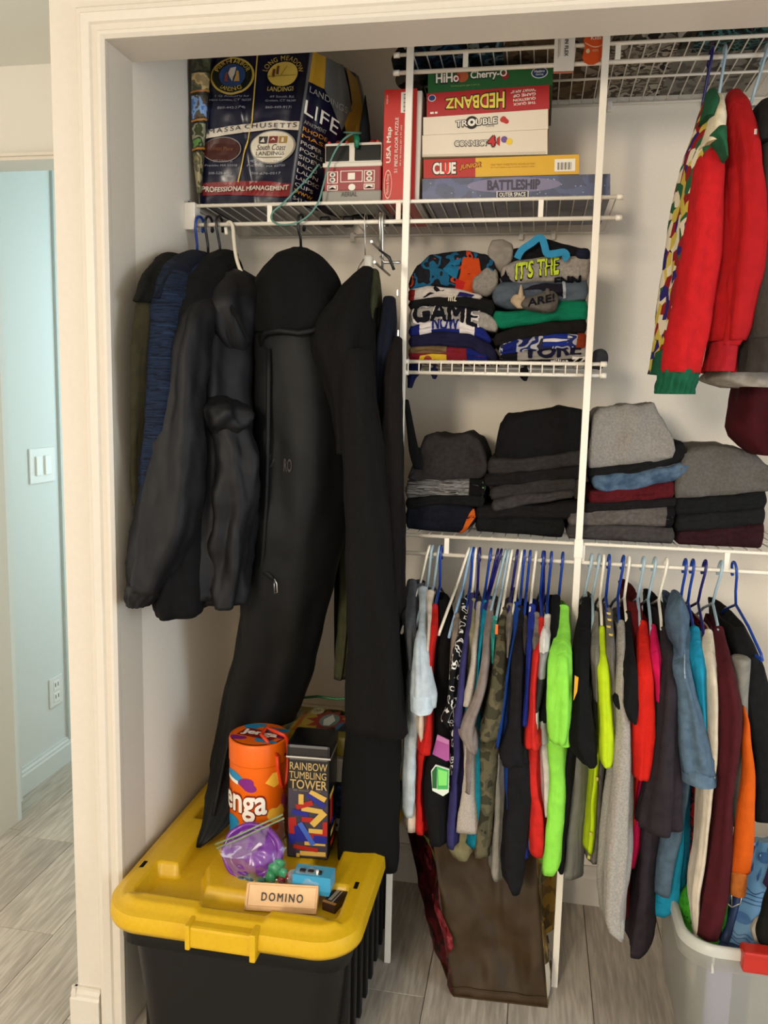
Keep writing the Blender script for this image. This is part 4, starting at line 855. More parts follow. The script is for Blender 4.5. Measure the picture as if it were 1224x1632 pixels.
part('latch', MB().rbox((TX+.062, TY0-.016, TZ-.058), (TX+.074, TY0+.03, TZ-.002), .003), M_yel, lid)
for px, py in ((229, 1377), (568, 1411)):
    p = atz(px, py, TZ)
    part('tie_slot', MB().rbox((p.x-.005, p.y-.013, TZ-.008), (p.x+.005, p.y+.013, TZ+.0004), .002), flat('#15120a', .8), lid)
ZL = TZ-.0295      # sunken field
ZP = TZ-.0098      # plateau

# orange block-game tube
ta = Vector((-.588, 1.70, ZP)); rj = .0665; hj = .238
jt = thing('toy_tube', 'orange cylindrical toy tub with coloured blobs and a red cord', 'toy box', ta)
M_or = mat('orange_card', '#e8650c', .35, spec=.45)
part('tub', MB().revolve([(rj*.97, 0), (rj, .003), (rj, hj-.052), (rj*1.005, hj-.05), (rj*1.015, hj-.05)], ta, 48), M_or, jt)
part('cap', MB().revolve([(rj*1.015, hj-.052), (rj*1.02, hj-.05), (rj*1.02, hj-.004), (rj*1.0, hj), (rj*.94, hj), (rj*.92, hj-.002), (0.001, hj-.002)], ta, 48), M_or, jt)
av = math.atan2(-ta.y, -ta.x)          # towards the viewer
def cylface(r, z0, z1, a0, a1): return Face(lambda u, v: ta+Vector((r*math.cos(av+a0+(a1-a0)*u), r*math.sin(av+a0+(a1-a0)*u), z0+(z1-z0)*v)), .0007)
fj = cylface(rj, 0, hj, -1.45, 1.45)
white = flat('#efe6d8', .4); dred = flat('#7d1409', .45); blu = flat('#1f86b8', .4); pur = flat('#7a1f79', .4); ylw = flat('#f2b63a', .4)
def blob(cu, cv, ru, rv, seed, n=22, am=.25):
    r = random.Random(seed); ph = [r.uniform(0, 6.28) for _ in range(3)]
    return [(cu+ru*math.cos(a)*(1+am*math.sin(2*a+ph[0])+am*.5*math.sin(3*a+ph[1])), cv+rv*math.sin(a)*(1+am*math.sin(2*a+ph[0])+am*.5*math.sin(3*a+ph[1]))) for a in [2*PI*i/n for i in range(n)]]
fj.poly(blob(.13, .66, .15, .07, 3), blu, jt, sub=.05); fj.poly(blob(.36, .615, .12, .055, 5), pur, jt, k=1.5, sub=.05)
fj.poly(blob(.10, .17, .17, .085, 6), blu, jt, sub=.05); fj.poly([(.57, .635), (.66, .72), (.72, .72), (.79, .665), (.74, .59), (.68, .575)], ylw, jt, sub=.05)
fj.poly(blob(.72, .30, .10, .10, 8), ylw, jt, sub=.05); fj.poly(blob(.86, .38, .07, .08, 9), flat('#a23a63', .4), jt, sub=.05)
fj.poly([(.02, .625), (.24, .60), (.24, .635), (.02, .66)], white, jt, k=2, sub=.05)
fj.text('Jenga', dred, jt, -.13, .235, .605, .60, .055, name='lettering', k=2.5, sub=.05)
fj.text('Jenga', white, jt, -.11, .255, .59, .58, .025, name='lettering', k=4, sub=.05)
ftop = quadface(ta+Vector((-rj*.92, -rj*.92, hj+.0005)), ta+Vector((rj*.92, -rj*.92, hj+.0005)), ta+Vector((-rj*.92, rj*.92, hj+.0005)))
ftop.ellipse(.5, .5, .5, .5, M_or, jt); ftop.poly(blob(.3, .82, .2, .12, 2), blu, jt, k=2); ftop.poly(blob(.75, .72, .2, .13, 4), blu, jt, k=2)
ftop.poly(blob(.17, .26, .13, .1, 7), pur, jt, k=2); ftop.poly(blob(.70, .22, .2, .1, 9), blu, jt, k=2); ftop.poly(blob(.88, .5, .1, .14, 9), pur, jt, k=2)
ftop.poly([(.10, .38), (.82, .24), (.92, .52), (.2, .72)], dred, jt, k=3)
wp = lambda x, y: (x, y*.75+.25*(1-x))
ftop.text('Jenga', white, jt, .16, .30, .88, .66, .05, k=4, warp=wp)
cord = [ta+Vector((rj*1.03*math.cos(av+a), rj*1.03*math.sin(av+a), z)) for a, z in ((.62, hj-.028), (.66, hj-.06), (.78, hj-.098), (.92, hj-.112), (1.08, hj-.10), (1.2, hj-.07), (1.2, hj-.03), (1.1, hj+.003), (.95, hj+.012))]
cord += [ta+Vector((.035, .0, hj+.012)), ta+Vector((.01, .02, hj+.008)), ta+Vector((.012, -.02, hj+.008)), ta+Vector((.03, -.04, hj+.006)), cord[0]]
part('cord', MB().tube(cord, .0042, 8), flat('#d53a17', .5), jt)
for a, z in ((1.02, hj-.035), (1.0, hj-.108)):
    d = Vector((math.cos(av+a), math.sin(av+a), 0)); part('cord_hole', MB().tube([ta+d*rj*1.018+Vector((0, 0, z)), ta+d*rj*1.025+Vector((0, 0, z))], .0035, 8), flat('#2a1208', .8), jt)

# black tumbling-blocks tin
c0 = atz(457, 1366, ZP); c1 = atz(523, 1372, ZP); wv = (c1-c0); wv.z = 0; W_ = wv.length; ux = wv.normalized(); uy = Vector((-ux.y, ux.x, 0)); hT = .262; dT = .096
tin = thing('block_tin', 'tall black tin box of wooden blocks with a printed tower', 'tin', c0+ux*W_/2+uy*dT/2)
def obox(o, ux, uy, w, d, z0, z1, r=.003):
    mb = MB().rbox((0, 0, 0), (w, d, z1-z0), r)
    mb.v = [o+ux*p.x+uy*p.y+Vector((0, 0, z0-o.z+p.z)) for p in mb.v]; return mb
M_tin = mat('black_tin', '#0d0c0d', .28, spec=.5)
part('can', obox(c0, ux, uy, W_, dT, ZP, ZP+hT-.03, .005), M_tin, tin)
part('cap', obox(c0-ux*.002-uy*.002, ux, uy, W_+.004, dT+.004, ZP+hT-.03, ZP+hT, .007), M_tin, tin)
part('cap_rim', obox(c0-ux*.0028-uy*.0028, ux, uy, W_+.0056, dT+.0056, ZP+hT-.031, ZP+hT-.027, .001), mat('bright_edge', '#b9b4ab', .2, metal=.8), tin)
def up(z): return Vector((0, 0, z))
ft = quadface(c0, c0+ux*W_, c0+up(hT-.031))
gold = flat('#b79a63', .45)
ft.poly([(.03, .02), (.97, .02), (.97, .70), (.03, .70)], flat('#3a3440', .45), tin)
ft.text('RAINBOW', gold, tin, .06, .885, .95, .96, .004); ft.text('TUMBLING', gold, tin, .05, .80, .93, .87, .004); ft.text('TOWER', gold, tin, .07, .70, .95, .79, .012); ft.text('48 wood pieces', flat('#8a744c', .5), tin, .14, .672, .8, .692)
bl = {'y': flat('#c9a24b', .45), 'r': flat('#a32118', .45), 'b': flat('#23267e', .45), 'l': flat('#3e5cae', .45)}
for k, (c, cx, cy, w, h, a) in enumerate([('r', .14, .30, .2, .22, .1), ('b', .3, .25, .22, .16, .1), ('y', .63, .06, .62, .045, .02), ('r', .45, .11, .6, .04, -.1), ('y', .68, .165, .5, .04, .03), ('b', .5, .21, .8, .06, .0), ('y', .75, .29, .45, .045, .0), ('r', .70, .24, .5, .05, .05), ('r', .93, .32, .14, .14, 0), ('b', .80, .21, .3, .08, 0), ('r', .5, .40, .28, .05, 0), ('b', .32, .46, .4, .05, -.15), ('y', .60, .50, .5, .05, -.1), ('r', .42, .545, .42, .05, .35), ('y', .34, .60, .12, .10, 0), ('b', .70, .60, .5, .05, -.6), ('y', .74, .65, .42, .055, -.5), ('y', .76, .42, .46, .06, .85), ('l', .48, .26, .62, .05, -1.0), ('b', .12, .2, .14, .1, 0), ('y', .28, .04, .08, .04, 0)]):
    ar = (hT-.031)/W_; ca, sa = math.cos(a), math.sin(a); P = []
    for x, y in ((-w/2, -h*ar/2), (w/2, -h*ar/2), (w/2, h*ar/2), (-w/2, h*ar/2)):
        X_, Y_ = x*ca-y*sa, x*sa+y*ca; P.append((min(.97, max(.03, cx+X_)), min(.70, max(.02, cy+Y_/ar))))
    ft.poly(P, bl[c], tin, k=1.5+k*.25)
fts = quadface(c0+ux*W_, c0+ux*W_+uy*dT, c0+ux*W_+up(hT-.031))
for k, (c, a, b, w, h) in enumerate((('r', .1, .35, .3, .25), ('y', .05, .6, .5, .05), ('b', .3, .3, .5, .05), ('y', .2, .2, .6, .05), ('r', .2, .1, .5, .05))): fts.poly([(a, b), (a+w, b), (a+w, b+h), (a, b+h)], bl[c], tin, k=1+k*.3)

# boxes stacked behind the tin
zb = ZP
def stackbox(label, px0, px1, Y, z0, z1, depth, m, cat='box', wextra=0):
    a = at(px0, 1250, Y); b = at(px1, 1250, Y); mb = MB().rbox((a.x, Y, z0), (b.x, Y+depth, z1), .0015)
    o = mb.build('card_box', m); return tag(o, label, cat, 'boxes stacked behind the block tin')
bz = [at(540, y, 1.745).z for y in (1362, 1305, 1247, 1210)]
b1 = stackbox('white card box lowest in the stack behind the tin', 520, 552, 1.745, ZP, bz[1], .18, mat('card_white', '#b9b2a6', .6))
b2 = stackbox('dark blue picture box in the middle of the stack behind the tin', 518, 556, 1.745, bz[1]+.0005, bz[2], .19, blotch('blue_picture', ['#0c0f1c', '#16243f', '#2a4a72', '#0c0f1c'], 40, .4, 'plain'))
b3 = stackbox('plain white box under the yellow dice game box', 522, 554, 1.745, bz[2]+.0005, bz[3], .19, mat('card_white2', '#c9c0b3', .6))
f2 = quadface(Vector((at(520, 1250, 1.745).x, 1.744, ZP)), Vector((at(552, 1250, 1.745).x, 1.744, ZP)), Vector((at(520, 1250, 1.745).x, 1.744, bz[1])))
f2.polys([[(.5, .4), (.62, .44), (.62, .6), (.55, .62)], [(.55, .3), (.63, .33), (.6, .38)]], flat('#1a1a1a'), b1); f2.text('the maze', flat('#55504a'), b1, .1, .86, .6, .93)
ya, yb_ = at(432, 1210, 1.76), at(553, 1210, 1.76); z0 = bz[3]+.001; z1 = at(553, 1177, 1.76).z
yg = thing('game_box', 'yellow dice game box with a red starburst inside a zip bag behind the tin', 'game box', ((ya.x+yb_.x)/2, 1.84, z0))
part('carton', MB().rbox((ya.x, 1.76, z0), (yb_.x, 1.93, z1), .0015), mat('yellow_card', '#b39a2c', .45), yg)
fy = quadface((ya.x, 1.76, z1), (yb_.x, 1.76, z1), (ya.x, 1.93, z1))
star = [(.62+(.30 if i % 2 == 0 else .17)*math.cos(2*PI*i/20), .55+(.44 if i % 2 == 0 else .28)*math.sin(2*PI*i/20)) for i in range(20)]
fy.poly(star, flat('#9e1512', .4), yg); fy.ellipse(.64, .55, .13, .24, flat('#6d8a84', .4), yg, k=2)
fy.polys([[(.60, .35), (.68, .35), (.72, .55), (.64, .76), (.56, .55)]], flat('#dfe3dc', .4), yg, k=3); fy.ellipse(.40, .85, .09, .13, flat('#cfc39a'), yg, k=2); fy.ellipse(.9, .86, .08, .13, flat('#cfc39a'), yg, k=2)
fy.text('ZAP!', flat('#222'+'222'), yg, .36, .80, .44, .90, k=4); fy.text('POW', flat('#222222'), yg, .86, .80, .95, .90, k=4)
fy.polys([[(.04, .1), (.10, .1), (.10, .8), (.04, .8)], [(.24, .1), (.29, .1), (.29, .8), (.24, .8)]], flat('#b5641f'), yg); fy.polys([[(.14, .1), (.20, .1), (.20, .85), (.14, .85)]], flat('#6f7468'), yg)
fy.poly([(.82, .2), (.99, .2), (.99, .5), (.85, .5)], flat('#171431'), yg, k=2); fy.ellipse(.84, .36, .07, .16, flat('#1f6fa0'), yg, k=1.5)
part('zip_seal', MB().tube([(ya.x+.01, 1.952, z1+.012), (ya.x+.06, 1.955, z1+.02), (ya.x+.11, 1.953, z1+.018), (yb_.x-.03, 1.955, z1+.024), (yb_.x+.008, 1.952, z1+.018)], .0035, 8), flat('#1d6b3a', .35), yg)
part('zip_bag', MB().rbox((ya.x-.006, 1.752, z0+.0005), (yb_.x+.007, 1.945, z1+.006), .008, True), clear_film('zip_film', '#e8ece6', .02, .14, True), yg)

# zip bag with a purple lid
zb_ = thing('zip_bag', 'clear zip bag holding a crinkled purple dish and small coloured toys', 'plastic bag', atz(410, 1412, ZP))
Yz0 = atz(410, 1410, ZP).y
def zp(px, py, k=0): # the bag leans back against the orange tub
    t_ = (1410-py)/110; return at(px, py, Yz0+.075*t_+k)
cent = zp(403, 1358, .018); rad = .0 
e1 = (zp(452, 1358, .018)-cent); e2 = (zp(403, 1310, .018)-cent); nn = e1.cross(e2).normalized()
if nn.y > 0: nn = -nn
mb = MB(); RG = []
for rr, hh in ((1.0, 0), (1.0, .006), (.93, .012), (.86, .010), (.80, .003), (.72, .002), (.66, .010), (.4, .012), (.02, .012)):
    RG.append([cent+(e1*math.cos(a)+e2*math.sin(a))*rr*(1+.012*math.sin(9*a+rr*5))+nn*(hh+.0012*math.sin(7*a+4*rr)) for a in [2*PI*i/56 for i in range(56)]])
part('purple_dish', mb.loft(RG, True), mat('purple_plastic', '#6f2a94', .22, scale=60, bump=.3, var=.05, spec=.6), zb_)
rnd = random.Random(4)
for k, (px, py, col, s) in enumerate(((438, 1385, '#2c8a5c', .016), (446, 1376, '#2c8a5c', .013), (430, 1398, '#2c8a5c', .014), (452, 1392, '#2f9a6a', .012), (462, 1395, '#8e1c1c', .010), (398, 1402, '#27506b', .015), (386, 1404, '#1f3f5c', .012), (448, 1402, '#7d1d2a', .009), (415, 1404, '#1d6a58', .012))):
    p = zp(px, py, .012); mb = MB(); bm = bmesh.new(); bmesh.ops.create_icosphere(bm, subdivisions=2, radius=s)
    for v in bm.verts: v.co *= 1+.35*fbm(tuple(v.co*60+Vector((k, 0, 0))), 1, 2)
    mb.add([p+Vector((v.co.x, v.co.y*.6, v.co.z)) for v in bm.verts], [[v.index for v in f.verts] for f in bm.faces], True); bm.free(); part('toy_piece', mb, flat(col, .35), zb_)
G = []
for j in range(26):
    v = j/25; row = []
    xl = 343+(378-343)*(v**.8); xr = 452+(466-452)*v; yt = 1346-(1346-1300)*0; 
    for i in range(30):
        u = i/29; py = (1352-50*u)*(1-v)+(1408+2*u)*v; px = (345+(452-345)*u)*(1-v)+(384+(462-384)*u)*v
        b = math.sin(PI*u)*math.sin(PI*min(1, v*1.1)); row.append(zp(px, py, .004-.028*b+.004*fbm((u*6, v*6, 1), 1, 3)))
    G.append(row)
part('front_film', MB().grid(G), clear_film('bag_film', '#f4f6f2', .02, .14, True), zb_)
part('zip_seal', MB().tube([zp(343, 1346, .006), zp(380, 1331, .004), zp(420, 1312, .004), zp(451, 1298, .006)], .0022, 6).tube([zp(345, 1352, .006), zp(382, 1337, .004), zp(422, 1318, .004), zp(453, 1304, .006)], .002, 6), flat('#7e8f6e', .35), zb_)
# small blue tray, card pack, domino box, wrapped dice
p0 = atz(466, 1398, ZP+.035); p1 = atz(531, 1396, ZP+.035)
bt = thing('toy_tray', 'small sky blue plastic tray behind the wooden domino box', 'tray', ((p0.x+p1.x)/2, p0.y, ZP))
part('tray', MB().loft([[Vector((p0.x+.004+x*(p1.x-p0.x-.008), p0.y+.004+y*.03, z)) for x, y in ((0, 0), (1, 0), (1, 1), (0, 1))] for z in (ZP, )]+[[Vector((p0.x+x*(p1.x-p0.x), p0.y+y*.04, z)) for x, y in ((0, 0), (1, 0), (1, 1), (0, 1))] for z in (ZP+.012, ZP+.042)], True, False, False), mat('sky_plastic', '#3f9cc4', .35), bt)
for k in range(3): part('knob', MB().rbox((p0.x+.012+k*.017, p0.y+.008, ZP+.041), (p0.x+.024+k*.017, p0.y+.018, ZP+.047), .002), flat('#16171a', .4), bt)
part('pin', MB().tube([(p1.x-.03, p0.y+.01, ZP+.04), (p1.x-.03, p0.y+.01, ZP+.05)], .003, 8), white, bt)
d0 = atz(389, 1452, ZL); d1 = atz(504, 1459, ZL); dv = d1-d0; dw = dv.length; dux = dv.normalized(); duy = Vector((-dux.y, dux.x, 0)); lean = Vector((0, 0, 1))
dm = thing('domino_box', 'pale wooden domino box with black lettering standing on the yellow lid', 'wooden box', d0+dux*dw/2)
M_pine = mat('pine', '#d6a873', .5, scale=30, bump=.05, var=.08)
hd_ = .052; tl = duy*.55+lean*.84; tl.normalize(); nb = dux.cross(tl)
def dbox(a, b, r=.001):
    mb = MB().rbox(a, b, r); mb.v = [d0+dux*p.x+tl*p.y+nb*p.z+Vector((0, 0, .002)) for p in mb.v]; return mb
part('frame', dbox((0, 0, -.030), (dw, hd_, -.002), .0015), M_pine, dm)
part('frame_edge', dbox((0, 0, -.002), (dw, .009, .0015)), M_pine, dm); part('frame_edge', dbox((0, hd_-.004, -.002), (dw, hd_, .0015)), M_pine, dm)
part('frame_edge', dbox((0, 0, -.002), (.005, hd_, .0015)), M_pine, dm); part('slide_lid', dbox((.005, .009, -.003), (dw-.004, hd_-.004, -.0006)), mat('pine_lid', '#e0b582', .5, scale=40, bump=.03, var=.05), dm)
fd = Face(lambda u, v: d0+dux*(u*dw)+tl*(v*hd_)-nb*(-.0004)+Vector((0, 0, .002)), .0005)
fd.text('DOMINO', flat('#1b1714', .5), dm, .22, .36, .80, .66, .018, space=1.35)
p0 = atz(513, 1450, ZL)
cp = thing('card_pack', 'small dark playing card pack beside the domino box', 'card pack', p0)
mb = MB().rbox((0, 0, 0), (.030, .075, .018), .001); ca, sa = math.cos(-.28), math.sin(-.28)
mb.v = [p0+Vector((p.x*ca-p.y*sa, p.x*sa+p.y*ca, p.z)) for p in mb.v]; part('carton', mb, mat('dark_card', '#2a1714', .4), cp)
fc = Face(lambda u, v: p0+Vector((u*.03*ca-v*.075*sa, u*.03*sa+v*.075*ca, .018)), .0005)
fc.polys([[(.25, .15), (.5, .15), (.5, .85), (.25, .85)], [(.6, .1), (.7, .1), (.7, .8), (.6, .8)]], flat('#8f8577'), cp); fc.polys([[(.3, .86), (.8, .86), (.8, .97), (.3, .97)]], flat('#b1362a'), cp); fc.polys([[(0, 0), (1, 0), (1, .1), (0, .1)]], flat('#9c6a2a'), cp)
p0 = atz(488, 1420, ZP)
wd = thing('wrapped_dice', 'clear crinkled wrapper of white dice behind the domino box', 'dice bag', p0)
for k, (dx, dy, dz) in enumerate(((-.02, 0, 0), (0, .004, 0), (.018, -.002, 0), (-.008, .0, .015), (.012, .002, .015))):
    q = p0+Vector((dx, dy, dz)); part('die', MB().rbox(q, q+Vector((.014, .014, .014)), .002), flat('#cfcdc6', .4), wd)
bm = bmesh.new(); bmesh.ops.create_icosphere(bm, subdivisions=3, radius=1)
for v in bm.verts: v.co = Vector((v.co.x*.045, v.co.y*.022, v.co.z*.024))*(1+.25*fbm(tuple(v.co*3), 1, 3))
part('wrapper', MB().add([p0+Vector((.005, .006, .022))+v.co for v in bm.verts], [[v.index for v in f.verts] for f in bm.faces], True), clear_film('wrap_film', '#dfe6e8', .16, .15), wd); bm.free()
# ------------------------------------------------------------------ board games on the upper shelf
ZS = 1.8105
def game(label, xl, xr, tl, tr, bl_, br_, Y, depth, m, cat='board game', name='game_box', side=None):
    """front corners in the picture; stands Y deep into the shelf"""
    P = [at(xl, bl_, Y), at(xr, br_, Y), at(xr, tr, Y), at(xl, tl, Y)]
    if P[0].z < ZS and abs(P[0].z-ZS) < .02:
        P[0].z = ZS; P[1].z = ZS
    B = [p+Vector((0, depth, 0)) for p in P]
    t = thing(name, label, cat, (P[0]+P[1])/2+Vector((0, depth/2, 0)), 'games on the upper shelf')
    part('carton', MB().add(P+B, [(0, 1, 2, 3), (5, 4, 7, 6), (3, 2, 6, 7), (0, 4, 5, 1), (1, 5, 6, 2), (4, 0, 3, 7)]), m, t)
    return t, quadface(P[0], P[1], P[3]), P
yk = flat('#e8c331', .45); blk = flat('#191614', .5); wht = flat('#e9e1d2', .5); redc = flat('#b0211b', .45)
space = blotch('space_art', ['#3c4258', '#454c66', '#51597a', '#474a63', '#3b3f55'], 12, .35, 'plain', 3)
t, f, P = game('dark blue wide board game box at the bottom of the stack', 673, 972.5, 285, 277, 320, 314, 1.862, .27, space)
f.ellipse(.495, .62, .25, .34, flat('#7d7792', .5), t); f.text('BATTLESHIP', flat('#2c2733', .5), t, .355, .40, .635, .86, .035, k=3); f.text('BATTLESHIP', flat('#453f4e', .5), t, .357, .42, .633, .84, .015, k=4)
f.polys([[(.405, .03), (.575, .03), (.575, .34), (.405, .34)]], wht, t, k=3); f.polys([[(.410, .05), (.570, .05), (.570, .32), (.410, .32)]], flat('#2e2f40'), t, k=4); f.text('OUTER SPACE', wht, t, .42, .09, .56, .28, .02, k=5)
rnd = random.Random(3)
f.polys([[(a, b), (a+.004, b+.03), (a+.008, b), (a+.004, b-.03)] for a, b in [(rnd.uniform(.03, .97), rnd.uniform(.15, .9)) for _ in range(26)]], flat('#a9adbb'), t, k=2)
t, f, P = game('red and yellow board game box second from the bottom of the stack', 675, 923, 254.5, 246, 284.5, 277.5, 1.868, .27, mat('yellow_box', '#d9a714', .45))
f.poly([(0, 0), (.34, 0), (.34, 1), (0, 1)], redc, t); f.text('CLUE', blk, t, .055, .14, .222, .86, .08, k=2); f.text('CLUE', wht, t, .062, .19, .215, .81, .045, k=3); f.poly([(.133, .22), (.17, .24), (.17, .78), (.133, .76)], redc, t, k=3.5); f.text('U', flat('#e23a2c'), t, .135, .2, .17, .8, .05, k=4)
f.text('JUNIOR', flat('#5b2a10'), t, .235, .30, .38, .80, .06, .2, k=3, warp=lambda x, y: (x, y*.75+.25*x)); f.text('JUNIOR', flat('#e89a2a'), t, .24, .34, .375, .76, .02, .2, k=4, warp=lambda x, y: (x, y*.75+.25*x))
f.text('ONE TRAY. THREE PLAYS. HOURS OF FUN', flat('#b48a17'), t, .44, .55, .72, .66, k=2); f.text('for 2 to 6 players, ages 5 and up, contents inside', flat('#9a7510'), t, .44, .42, .72, .5, k=2)
f.poly([(.845, .16), (.975, .16), (.975, .80), (.845, .80)], wht, t, k=2)
f.polys([[(.865+i*.0075, .24), (.865+i*.0075+(.002 if i % 3 else .005), .24), (.865+i*.0075+(.002 if i % 3 else .005), .62), (.865+i*.0075, .62)] for i in range(12)], blk, t, k=3)
cream = mat('cream_card', '#e0d3bd', .5)
t, f, P = game('cream game box third from the bottom, with a red numeral four', 673, 872.5, 216, 206, 250, 246, 1.868, .26, cream)
f.text('CONNECT', blk, t, .26, .42, .535, .73, .08, k=2); f.text('CONNECT', wht, t, .266, .455, .529, .695, .012, k=3); f.text('4', blk, t, .52, .36, .60, .93, .11, k=3.5); f.text('4', flat('#c2292a'), t, .53, .41, .59, .88, .05, k=5)
f.poly([(.6, .52), (.625, .42), (.625, .88), (.6, .78)], redc, t, k=2); f.ellipse(.66, .72, .026, .15, flat('#6a4f8e'), t, k=2); f.ellipse(.70, .62, .024, .15, yk, t, k=2.5); f.poly([(0, .0), (.985, .0), (.985, .14), (0, .10)], flat('#c9bda8'), t)
t, f, P = game('cream game box with bubble letters, under the red box', 674.5, 873.5, 187, 173.5, 215.5, 205.5, 1.868, .26, cream)
f.ellipse(.395, .56, .052, .36, blk, t, k=1.5); f.text('TROUBLE', blk, t, .26, .28, .605, .84, .09, k=2, warp=lambda x, y: (x, y*.8+.2*x)); f.text('TROUBLE', wht, t, .266, .34, .599, .78, .02, k=3, warp=lambda x, y: (x, y*.8+.2*x)); f.ellipse(.395, .56, .03, .21, wht, t, k=4); f.ellipse(.395, .56, .012, .09, blk, t, k=5)
f.text('GAME', flat('#7a6f5f'), t, .51, .26, .575, .36, k=2); f.poly(blob(.655, .60, .03, .2, 11), flat('#b5302a'), t, k=2)
t, f, P = game('red game box lying upside down with yellow lettering', 680, 875.5, 149, 135, 187, 173.5, 1.868, .26, mat('red_box', '#a81a1c', .45))
wq = lambda x, y: (x, (y-.5)*(.75+.5*(x))+.5)
f.text('HEDBANZ', blk, t, .15, .18, .65, .82, .06, rot=180, k=2, warp=wq); f.text('HEDBANZ', flat('#e0cc4e'), t, .16, .23, .64, .77, .025, rot=180, k=3, warp=wq)
for i, s in enumerate(('THE QUICK', 'QUESTION', 'GAME OF', '"WHAT AM I?"')): f.text(s, wht, t, .71-.02*(i == 3), .22+i*.17, .89, .34+i*.17, .02, rot=180, k=2, warp=lambda x, y: (x, y+.25*x))
f.ellipse(.045, .78, .032, .14, wht, t, k=2); f.ellipse(.045, .78, .027, .115, flat('#23346f'), t, k=3); f.polys([[(.03, .12), (.06, .12), (.06, .2), (.03, .2)], [(.07, .12), (.09, .12), (.09, .2), (.07, .2)]], wht, t, k=2)
t, f, P = game('green game box on top of the stack, half behind the top shelf rail', 682, 881, 114, 103, 149, 135.5, 1.870, .26, mat('green_box', '#1e5a2c', .45))
for (s, a, b) in (('HiHo', .06, .26), ('Cherry-O', .34, .645)):
    f.text(s, flat('#231a24'), t, a, .36, b, .92, .07, k=2, warp=lambda x, y: (x, y)); f.text(s, wht, t, a+.006, .42, b-.006, .86, .03, k=3)
f.ellipse(.28, .66, .05, .26, flat('#a8542f'), t, k=1.4); f.ellipse(.625, .55, .028, .17, flat('#8e1620'), t, k=3.5); f.ellipse(.245, .62, .02, .14, flat('#9c1a22'), t, k=3.5)
f.text('Fun first game ages 3 and up', flat('#9fae5e'), t, .19, .2, .42, .29, k=2); f.ellipse(.895, .58, .065, .25, wht, t, k=2); f.ellipse(.895, .58, .058, .22, flat('#173a63'), t, k=3); f.text('Hasbro', wht, t, .855, .58, .935, .70, .02, k=4); f.text('Gaming', wht, t, .865, .44, .925, .54, .01, k=4)
# puzzle box on end
P0 = at(609, 320, 1.862); P1 = at(660, 318, 1.862); zt = at(609, 143, 1.862).z
t = thing('puzzle_box', 'red floor puzzle box standing on end beside the game stack', 'puzzle box', ((P0.x+P1.x)/2, 1.97, ZS), 'games on the upper shelf')
part('lid', MB().rbox((P0.x, 1.862, ZS), (P1.x, 2.12, zt), .001), mat('red_card', '#c02a20', .45), t)
part('tray', MB().rbox((P1.x, 1.866, ZS), (at(668, 318, 1.866).x, 2.115, zt-.004), .001), mat('tray_white', '#cfc8bc', .55), t)
f = quadface((P0.x, 1.862, ZS), (P1.x, 1.862, ZS), (P0.x, 1.862, zt))
f.text('USA Map', wht, t, .10, .35, .28, .67, .03, rot=90); f.text('51 PIECE FLOOR PUZZLE', wht, t, .36, .26, .46, .75, .015, rot=90); f.text('24 x 36 inches (61 x 91 cm)', wht, t, .52, .32, .58, .68, .01, rot=90); f.text('two sided map with states and capitals', flat('#d98a78'), t, .62, .26, .66, .75, rot=90); f.text('AGES 6+', wht, t, .07, .87, .12, .95, rot=90)
f.ellipse(.17, .16, .12, .13, wht, t, k=1); f.ellipse(.17, .16, .105, .12, flat('#c02a20', .45), t, k=2); f.text('Melissa & Doug', wht, t, .12, .07, .22, .25, rot=90, k=3)
f.poly([(.52, .79), (.74, .79), (.74, .97), (.52, .97)], wht, t); f.polys([[(.60, .80+i*.012), (.72, .80+i*.012), (.72, .80+i*.012+(.004 if i % 3 else .008)), (.60, .80+i*.012+(.004 if i % 3 else .008))] for i in range(13)], blk, t, k=2)
# toy rescue truck
Yv = 1.868; A = at(514, 320, Yv); B_ = at(608, 318, Yv)
xa, xb = A.x, B_.x; w = xb-xa
def zq(y): return at(560, y, Yv).z
t = thing('toy_truck', 'red and white toy rescue truck with dark windows beside the puzzle box', 'toy truck', ((xa+xb)/2, Yv+.06, ZS))
M_tr = mat('toy_red', '#8f1b22', .35); M_tw = mat('toy_white', '#d8cfc0', .35); M_tg = mat('toy_grey', '#8b877b', .45)
part('bumper', MB().rbox((xa, Yv-.006, ZS), (xb, Yv+.12, zq(304)), .004), M_tg, t)
part('truck_body', MB().rbox((xa+.003, Yv, zq(304)), (xb-.002, Yv+.12, zq(262)), .003), M_tr, t)
part('cab', MB().rbox((xa+.003, Yv+.003, zq(264)), (xb-.002, Yv+.12, zq(226)), .005), M_tw, t)
part('ledge', MB().rbox((xa, Yv-.003, zq(266)), (xb, Yv+.12, zq(259)), .002), M_tw, t)
for a, b in ((.04, .44), (.53, .97)): part('windscreen', MB().rbox((xa+w*a, Yv+.001, zq(256)), (xa+w*b, Yv+.01, zq(231)), .002), flat('#10110f', .2), t)
for a in (.22, .80): part('beacon', MB().revolve([(.011, 0), (.011, .005), (.007, .010), (.001, .011)], (xa+w*a, Yv+.03, zq(226)), 16), flat('#9a2320', .3), t)
for a in (.08, .38, .90): part('marker_light', MB().revolve([(.004, 0), (.0035, .005), (.001, .006)], (xa+w*a, Yv+.012, zq(226)), 10), flat('#c2362f', .3), t)
f = quadface((xa, Yv-.0005, zq(304)), (xb, Yv-.0005, zq(304)), (xa, Yv-.0005, zq(266)))
def frame(u0, v0, u1, v1, k=1):
    f.poly([(u0, v0), (u1, v0), (u1, v1), (u0, v1)], wht, t, k=k); f.poly([(u0+.015, v0+.03), (u1-.015, v0+.03), (u1-.015, v1-.03), (u0+.015, v1-.03)], M_tr, t, k=k+1)
